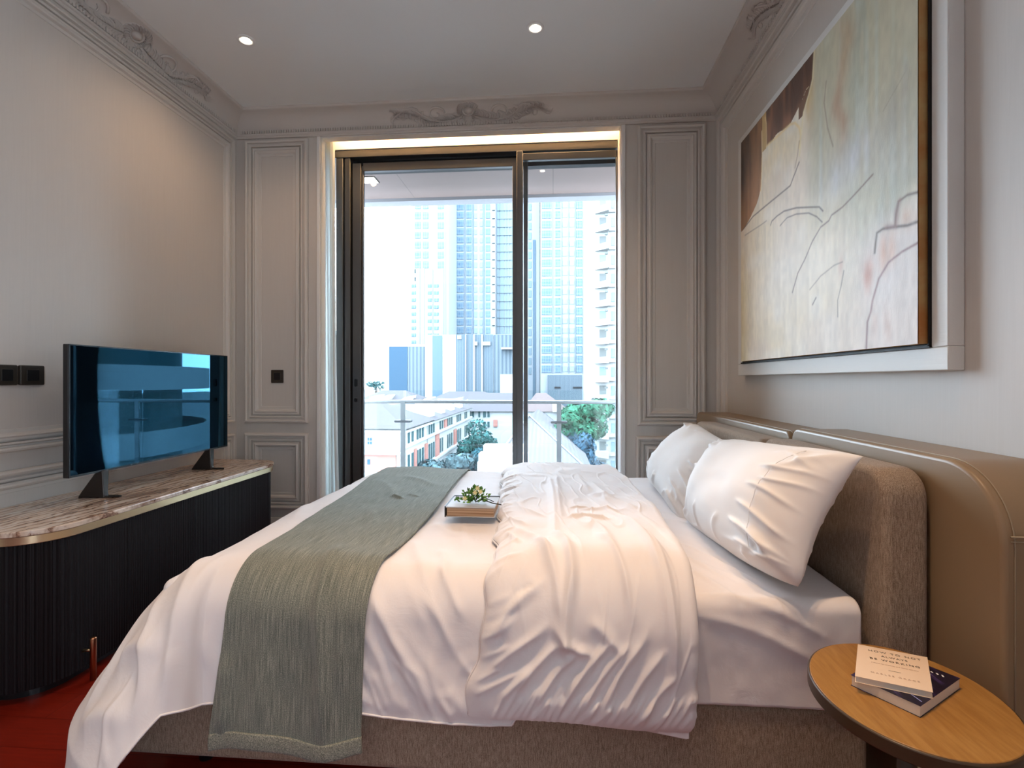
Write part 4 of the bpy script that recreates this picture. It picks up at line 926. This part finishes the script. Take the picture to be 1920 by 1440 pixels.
M_rib = ribbed('ribbed_grey_blue_cladding', (.11, .145, .175), (.18, .22, .25), .35); M_rib2 = ribbed('fine_ribbed_cladding', (.10, .14, .175), (.17, .21, .24), .8)
M_bluebox = flat('blue_grey_panel', (.055, .11, .17)); M_ltblue = flat('light_blue_panel', (.13, .19, .245))
def block(name, label, cat, u0, u1, vt, vb, y, dep, m, z0=None, zt=None):
    a = at(u0, vb, y); b = at(u1, vt, y); zt = b.z if zt is None else zt
    e = empty(name, label, cat, ((a.x + b.x) / 2, y, z0 if z0 is not None else a.z))
    z0 = GZ if z0 is None else z0
    MB().box(a.x, b.x, y, y + dep, z0, zt).build('wall', m, e); return e
def face(e, name, u0, u1, vt, vb, y, m, th=.25, sink=0):
    a = at(u0, vb, y); b = at(u1, vt, y)
    return MB().box(a.x, b.x, y - th, y + sink, a.z, b.z).build(name, m, e)
def winrows(e, cols, v0, pitch, rows, hgt, y, m, th=.2, name='window'):
    for (a, b) in cols:
        first = None
        for k in range(rows):
            if first is None: first = face(e, name, a, b, v0, v0 + hgt, y, m, th); base = at(a, v0, y).z
            else:
                o = first.copy(); COL.objects.link(o); o.location.z = first.location.z + (at(a, v0 + pitch * k, y).z - base)
# left tower
YA = 150
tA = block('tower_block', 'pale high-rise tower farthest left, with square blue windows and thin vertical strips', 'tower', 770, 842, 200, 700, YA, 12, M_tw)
winrows(tA, ((778.5, 789), (793, 803.5), (821, 832)), 379.2, 18.45, 7, 13, YA, M_win)
winrows(tA, ((771.5, 780), (802, 809.5), (814.5, 822.5)), 532.5, 13.2, 10, 6.5, YA, M_win)
for a, b in ((783, 787.5), (791, 796), (827, 832)): face(tA, 'glass_strip', a, b, 503, 650, YA, M_stripb)
face(tA, 'side_strip', 834.5, 838, 300, 630, YA, M_winl); face(tA, 'side_strip', 838, 842, 300, 630, YA, M_stripb)
for vv in (505, 520): face(tA, 'opening', 778, 779.3, vv, vv + 7, YA, M_darkw, .3)
face(tA, 'downpipe', 811, 812, 505, 640, YA, flat('grey_pipe', (.3, .32, .35)), .5)
# middle tower
YBt = 165
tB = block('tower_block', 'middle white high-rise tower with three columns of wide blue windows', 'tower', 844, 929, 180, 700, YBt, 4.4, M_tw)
winrows(tB, ((855, 869.5), (875, 884), (911, 919.5)), 382, 15.42, 16, 12.2, YBt, M_win)
winrows(tB, ((889.5, 895), (900, 905)), 384, 15.42, 16, 10, YBt, M_stripb)
for a, b in ((871.5, 873), (886, 888.5), (906, 909)): face(tB, 'pale_strip', a, b, 300, 630, YBt, M_tw2, .3)
winrows(tB, ((923, 928),), 394, 15.42, 15, 1.3, YBt, M_darkw, .3, 'vent')
# glass tower
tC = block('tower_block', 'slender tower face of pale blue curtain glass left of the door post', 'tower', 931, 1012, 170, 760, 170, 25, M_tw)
for a, b in ((932, 936.5), (938, 945), (947, 950), (951.5, 955), (957, 962)): face(tC, 'glass_strip', a, b, 300, 627, 170, M_stripb)
winrows(tC, ((932, 962.5),), 395, 15.42, 15, 1.1, 170, M_winl, .5, 'floor_line'); winrows(tC, ((965, 967.5),), 394, 15.42, 18, 2, 170, M_darkw, .5, 'vent')
winrows(tC, ((991, 996.5),), 382, 18.05, 18, 13, 170, M_winl); face(tC, 'side_strip', 999, 1004.5, 450, 750, 170, M_ltblue)
# right tower
YD = 160
tD = block('tower_block', 'white high-rise tower right of the door post, with bright blue window columns', 'tower', 1013, 1111, 170, 790, YD, 25, M_tw)
winrows(tD, ((1016, 1034), (1040.5, 1051), (1080.5, 1091.5)), 378, 18.05, 18, 13.8, YD, M_win)
winrows(tD, ((1055, 1064), (1068, 1076.5)), 380, 18.05, 18, 10, YD, M_stripb)
for a, b in ((1036, 1037.5), (1053, 1054.3), (1066, 1067), (1078, 1079.5), (1093, 1095)): face(tD, 'pale_strip', a, b, 300, 700, YD, M_tw2, .3)
winrows(tD, ((1097.5, 1107),), 393, 54.2, 6, 9, YD, M_winl, .3, 'balcony_recess'); winrows(tD, ((1097.5, 1108),), 430.5, 18.05, 15, 1.6, YD, M_darkw, .6, 'balcony_shadow')  # the thin dark strips paint the shade at each balcony
face(tD, 'podium_cladding', 1027, 1091, 703, 790, YD, M_rib2, .8)
for a, b in ((1040, 1051), (1074, 1091)): face(tD, 'vent', a, b, 725, 728, YD, M_darkw, 1.0)
# podium buildings
pA = block('podium_building', 'blue grey boxy podium building at the foot of the left tower', 'building', 716, 800, 646, 760, 120, 12, flat('podium_white', (.62, .64, .66)))
face(pA, 'blue_panel', 730, 764.5, 649.5, 755, 120, M_bluebox); face(pA, 'ribbed_panel', 765.5, 798, 649.5, 760, 120, M_rib)
pB = block('podium_building', 'wide ribbed podium building with white piers at the foot of the middle tower', 'building', 797, 972, 627, 770, 118, 14, flat('podium_white_2', (.62, .64, .66)))
face(pB, 'light_panel', 811, 829.5, 629, 756, 118, M_ltblue); face(pB, 'ribbed_panel', 855, 925, 627.5, 756, 118, M_rib2); face(pB, 'ribbed_panel', 926, 970, 627.5, 756, 118, M_rib)
for a, b in ((873, 875), (888, 891), (903, 906)): face(pB, 'pier', a, b, 627, 756, 118, M_tw, .6)
face(pB, 'canopy', 941, 972, 652, 656, 118, M_tw, 2.0); face(pB, 'white_sign', 858, 866, 629, 636, 118, M_tw, .5); face(pB, 'white_sign', 890, 896, 641, 648, 118, M_tw, .8); face(pB, 'white_sign', 906, 920, 641, 648, 118, M_tw, .8)
block('water_tank_house', 'plain white roof box in front of the ribbed podium building', 'building', 938, 972, 702, 760, 95, 6, flat('plain_white', (.66, .68, .70)))
# white apartment block with slanted balconies
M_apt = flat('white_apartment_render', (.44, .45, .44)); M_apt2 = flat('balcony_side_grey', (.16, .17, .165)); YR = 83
aR = empty('apartment_block', 'white apartment block with stacked slanted balconies at the right edge of the view', 'building', (12, YR, GZ))
x0 = at(1109, 700, YR).x
MB().box(x0, x0 + 42, YR, YR + 22, GZ, 42).build('wall', M_apt, aR)
for k in range(-5, 13):
    v_ = 713 - 34.6 * (k - .1); zc = H + (713 - v_) / F * YR * 1.0
    xa, xb = at(1118, 0, YR).x, at(1139, 0, YR).x
    m = MB(); zt = zc + .95
    m.add([(xa - .2, YR - .4, zc), (xb, YR - 2.2, zc), (xb, YR, zc), (xa - .2, YR, zc), (xa - .2, YR - .4, zt), (xb, YR - 2.2, zt + .1), (xb, YR, zt + .1), (xa - .2, YR, zt)],
          [(0, 3, 2, 1), (4, 5, 6, 7), (0, 1, 5, 4), (1, 2, 6, 5), (2, 3, 7, 6), (3, 0, 4, 7)])
    b_o = m.build('balcony', M_apt, aR)
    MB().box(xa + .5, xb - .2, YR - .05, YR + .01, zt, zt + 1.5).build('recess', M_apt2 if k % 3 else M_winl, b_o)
    MB().box(at(1146, 0, YR).x, at(1153, 0, YR).x, YR - .12, YR, zc + .9, zc + 2.4).build('window', M_winl, aR)
    MB().box(at(1141, 0, YR).x, x0 + 30, YR - .5, YR, zc + .2, zc + .45).build('ledge', M_apt, aR)
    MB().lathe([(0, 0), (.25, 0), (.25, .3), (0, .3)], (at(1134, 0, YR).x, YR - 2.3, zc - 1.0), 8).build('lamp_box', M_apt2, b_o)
# curved neighbouring building, seen only mirrored in the television
cbm = empty('curved_building', 'white building with long curved balcony bands mirrored in the television screen', 'building', (38, 34, GZ))
M_teal = flat('teal_glass', (.05, .14, .15), .3)
MB().lathe([(0, GZ), (12.2, GZ), (12.2, 13), (0, 13)], (34, 30, 0), 64).build('glass_wall', M_teal, cbm)
for zz in (-11, -7.2, -3.4, .6, 4.6, 8.6): MB().lathe([(12.1, zz), (14, zz), (14, zz + 1.5), (13.8, zz + 1.5), (13.8, zz + .3), (12.1, zz + .3)], (34, 30, 0), 64).build('balcony_band', M_apt, cbm)

# ---- town houses
M_hw = flat('town_house_white', (.60, .60, .60)); M_brick = flat('coral_brick', (.52, .23, .19)); M_roof = flat('grey_mauve_roof', (.125, .109, .118)); M_roofp = flat('pinkish_roof', (.16, .115, .11)); M_hwin = flat('teal_house_window', (.05, .11, .12)); M_cream2 = flat('cream_band', (.56, .57, .52))
h1 = empty('town_house', 'white and coral brick house end with a grey hip roof, beside the left door post', 'building', (-14, 35, GZ))
p = at(755, 803, 35); zE = p.z; xe = -10.45
MB().box(-24, xe, 35, 41.8, GZ, zE).build('wall', M_hw, h1)
zb0, zb1 = at(700, 884, 35).z, at(700, 846, 35).z
MB().box(-24, at(743, 850, 35).x, 34.85, 35.0, zb0, zb1).build('brick_band', M_brick, h1)
for vt, vb in ((800, 804), (838, 843), (874, 878)): MB().box(-24, xe + .15, 34.6, 35.0, at(0, vb, 35).z, at(0, vt, 35).z).build('ledge', M_hw, h1)
for (a, b, c_, d_) in ((689.5, 692.5, 821, 826), (694, 697.5, 821, 826), (689.5, 692.5, 828, 833), (694, 697.5, 828, 833), (689, 694, 861, 871)): face(h1, 'window', a, b, c_, d_, 34.84, flat('dark_blue_window', (.03, .10, .16)), .06)
m = MB(); e0 = (-24, 34.4, zE); e1 = (xe + .4, 34.4, zE); e2 = (xe + .4, 42.6, zE); e3 = (-24, 42.6, zE); r0 = (-24, 40.0, 1.2 - 37 / F * 40.2); r1 = (at(706, 752, 40).x, 40.0, 1.2 - 37 / F * 40.2)
m.add([e0, e1, e2, e3, r0, r1], [(0, 1, 5, 4), (1, 2, 5), (2, 3, 4, 5), (0, 3, 2, 1), (0, 4, 3)]); m.build('roof', M_roof, h1)
h2 = empty('town_house', 'long white terrace with coral panels and dormers receding beside the trees', 'building', (-12, 50, GZ))
xw = -10.45; MB().box(-19, xw, 42.2, 64, GZ, zE).build('wall', M_hw, h2)
for zz in (zE - .35, -3.55, -5.8, -8.0): MB().box(xw, xw + .25, 35.0, 42.2, zz, zz + .18).build('ledge', M_hw, h1); MB().box(xw, xw + .25, 42.25, 64.4, zz, zz + .18).build('ledge', M_hw, h2)
MB().prism([(-19.5, zE - .05), (xw + .5, zE - .05), (-14.2, 1.2 - 40 / F * 52)], 42.7, 64.6, 'y').build('roof', M_roof, h2)
for k, yy in enumerate((36.2, 37.2, 38.6, 39.4, 40.2, 42.4, 43.2, 44.0, 46.6, 47.5, 50, 51, 52, 55, 56, 57, 60, 61)):
    for z0_, z1_ in ((-3.35, -2.35), (-5.5, -4.2), (-7.7, -6.3)): MB().box(xw, xw + .06, yy, yy + .42, z0_, z1_).build('window', M_hwin, h1 if yy < 42 else h2)
for (ya, yb, za, zb) in ((37.8, 38.4, -5.7, -4.0), (41.0, 41.9, -5.7, -4.0), (44.8, 46.2, -5.7, -3.6), (48.4, 49.6, -3.4, -2.4), (53.2, 54.6, -5.7, -4.0), (36.0, 42, -8.6, -8.1)):
    MB().box(xw, xw + .1, ya, yb, za, zb).build('brick_panel', M_brick, h1 if ya < 42 else h2)
for yy in (43.6, 48.2, 53, 58):
    MB().prism([(yy, zE), (yy + 1.9, zE), (yy + 1.9, zE + .5), (yy + .95, zE + 1.2), (yy, zE + .5)], -13.4, xw - .2, 'x').build('dormer', M_hw, h2)
h3 = empty('town_house', 'white cross building with teal windows closing the terrace street', 'building', (-5, 67, GZ))
a = at(878, 770, 66.5); b = at(975, 770, 66.5); MB().box(a.x, b.x, 66.5, 74, GZ, a.z).build('wall', M_hw, h3)
MB().prism([(66.0, a.z - .05), (74.5, a.z - .05), (70.2, 1.2 - 24 / F * 70)], a.x - .4, b.x + .4, 'x').build('roof', M_roof, h3)
for (u0, u1) in ((880, 883), (884.5, 889), (897, 900.5), (906, 911), (914, 918)):
    for vt, vb in ((769.5, 782), (789, 801)): face(h3, 'window', u0, u1, vt + 1.5, vb, 66.4, M_hwin, .06)
face(h3, 'brick_panel', 925, 933, 787, 800, 66.4, M_brick, .1); face(h3, 'brick_panel', 888, 899, 810, 840, 66.4, M_brick, .1)
h4 = empty('town_house', 'far row of grey mauve roofs with white dormers just above the handrail', 'building', (-14, 84, GZ))
for (u0, u1, vt, vb, yy) in ((670, 792, 732, 750, 84), (800, 940, 734, 752, 86)):
    a = at(u0, vb, yy); b = at(u1, vt, yy + 4)
    m = MB(); m.add([(a.x, yy, a.z), (b.x, yy, a.z), (b.x, yy + 9, a.z), (a.x, yy + 9, a.z), (a.x + 3, yy + 4, b.z), (b.x - 3, yy + 4, b.z)], [(0, 1, 5, 4), (1, 2, 5), (2, 3, 4, 5), (3, 0, 4), (0, 3, 2, 1)]); m.build('roof', M_roof, h4)
    MB().box(a.x + .3, b.x - .3, yy + .3, yy + 8.6, GZ, a.z).build('wall', M_hw, h4)
for uu, vv in ((702, 743), (722, 743), (762, 745), (800, 747), (853, 748), (880, 748), (935, 749)):
    c0_ = at(uu, vv, 83.5); MB().prism([(c0_.x - .9, c0_.z - .5), (c0_.x + .9, c0_.z - .5), (c0_.x + 1.0, c0_.z + .3), (c0_.x - .2, c0_.z + .0)], 83.0, 86, 'y').build('dormer', M_hw, h4)
h5 = empty('town_house', 'pinkish hip roofed house behind the big grey roof right of the door post', 'building', (0, 60, GZ))
a = at(978, 760, 58); b = at(1066, 772, 58); c_ = at(1005, 737, 61); d_ = at(1024, 737, 61); zb_ = b.z
m = MB(); m.add([(a.x, 58, zb_), (b.x, 58, zb_), (b.x, 66, zb_), (a.x, 66, zb_), (c_.x, 61.5, c_.z), (d_.x, 61.5, c_.z)], [(0, 1, 5, 4), (1, 2, 5), (2, 3, 4, 5), (3, 0, 4), (0, 3, 2, 1)]); m.build('roof', M_roofp, h5)
MB().box(a.x + .3, b.x - .3, 58.3, 65.7, GZ, zb_).build('wall', M_hw, h5)
face(h5, 'gable', 1036, 1052, 757, 772, 57.9, M_hw, .5)
h6 = empty('large_roof_house', 'nearest house with a big pale grey ribbed hip roof below the balcony', 'building', (0, 40, GZ))
M_ribroof = ribbed('ribbed_grey_roof', (.15, .135, .143), (.175, .158, .166), .9)
L_ = at(903, 893, 36); R_ = at(1118, 885, 36); Ap = at(992, 780, 47); Bk = at(1004, 762, 62)
m = MB(); zl = L_.z; rr_ = at(1075, 800, 62)
m.add([(L_.x, 36, zl), (R_.x, 36, zl), (Ap.x, 47, Ap.z), (Bk.x + .6, 62, Ap.z), (R_.x, 60, zl), (L_.x, 60, zl)], [(0, 1, 2), (1, 4, 3, 2), (0, 2, 3, 5), (4, 5, 3), (0, 5, 4, 1)]); m.build('roof', M_ribroof, h6)
MB().box(L_.x + .4, R_.x - .4, 36.5, 59.5, GZ, zl + .01).build('wall', M_hw, h6)
MB().tube([(L_.x, 36, zl + .05), (Ap.x, 47, Ap.z + .08)], .10, 6).tube([(R_.x, 36, zl + .05), (Ap.x, 47, Ap.z + .08)], .06, 6).build('ridge_tiles', flat('ridge_tile', (.30, .28, .28)), h6)
for (u0, u1, vt, vb, yy, nm) in ((906, 985, 836, 858, 34.5, 'parapet'), (897, 990, 852, 870, 33, 'parapet'), (895, 985, 868, 900, 31.5, 'parapet')):
    a = at(u0, vb, yy); b = at(u1, vt, yy); MB().box(a.x, b.x, yy, yy + 1.2, GZ, b.z).build(nm, M_hw, h6)

# ---- trees
def tree(label, u, v, y, rx, rz, col, seed, n=2600, low=None):
    rgt = np.random.RandomState(seed); c = at(u, v, y)
    e = empty('tree', label, 'tree', (c.x, y, GZ))
    col = tuple(q * .25 for q in col); mm_ = mat('foliage', col, .8, spec=.1); basec(mm_, ramp(mm_, noise(mm_, coords(mm_), 1.6, 3), [(.35, tuple(q * .45 for q in col)), (.55, col), (.75, tuple(min(1, q * 1.6) for q in col))]))
    nb = 11; bl = [(c.x + rgt.uniform(-.6, .6) * rx, y + rgt.uniform(-.5, .5) * rx, c.z + rgt.uniform(-.65, .6) * rz, rgt.uniform(.32, .55)) for _ in range(nb)]
    vs = []; fs = []
    for i in range(n):
        b = bl[rgt.randint(nb)]; d = rgt.randn(3); d /= np.linalg.norm(d); p = np.array([b[0], b[1], b[2]]) + d * np.array([rx, rx, rz]) * b[3] * rgt.uniform(.85, 1.05)
        t1 = np.cross(d, rgt.randn(3)); t1 /= np.linalg.norm(t1); t2 = np.cross(d, t1) + rgt.randn(3) * .5; s = rx * .05 * rgt.uniform(.7, 1.5)
        k = len(vs); vs += [tuple(p - t1 * s), tuple(p + t2 * s), tuple(p + t1 * s), tuple(p - t2 * s)]; fs.append((k, k + 1, k + 2, k + 3))
    m = MB(); m.add(vs, fs); m.build('foliage', mm_, e)
    m = MB(); m.tube([(c.x, y, GZ), (c.x + .2, y, c.z - rz * .5), (c.x, y, c.z + rz * .3)], [.35, .25, .08], 8)
    for k in range(4): b = bl[k]; m.tube([(c.x + .1, y, c.z - rz * .6), (b[0], b[1], b[2])], [.14, .05], 6)
    m.build('trunk', flat('bark', (.12, .09, .07)), e)
tree('hazy teal tree left of the door post in front of the terrace', 872, 868, 42, 2.6, 2.1, (.06, .22, .27), 1, 3400)
tree('pale bluish tree low beside the terrace, left of the darker one', 826, 880, 40, 2.8, 1.5, (.20, .33, .36), 2, 3000)
tree('teal green tree behind the darker one, before the cross building', 897, 826, 50, 2.2, 1.9, (.08, .28, .26), 3, 2600)
tree('bright green leafy tree between the grey roof and the white apartment block', 1090, 790, 52, 3.1, 2.2, (.07, .30, .17), 4, 4200)
tree('bluish lower tree under the bright green one, right of the grey roof', 1098, 852, 50, 2.5, 2.6, (.10, .22, .33), 5, 3200)
tree('tiny far tree just right of the left door post', 703, 722, 100, 2.2, 1.1, (.16, .36, .36), 6, 900)
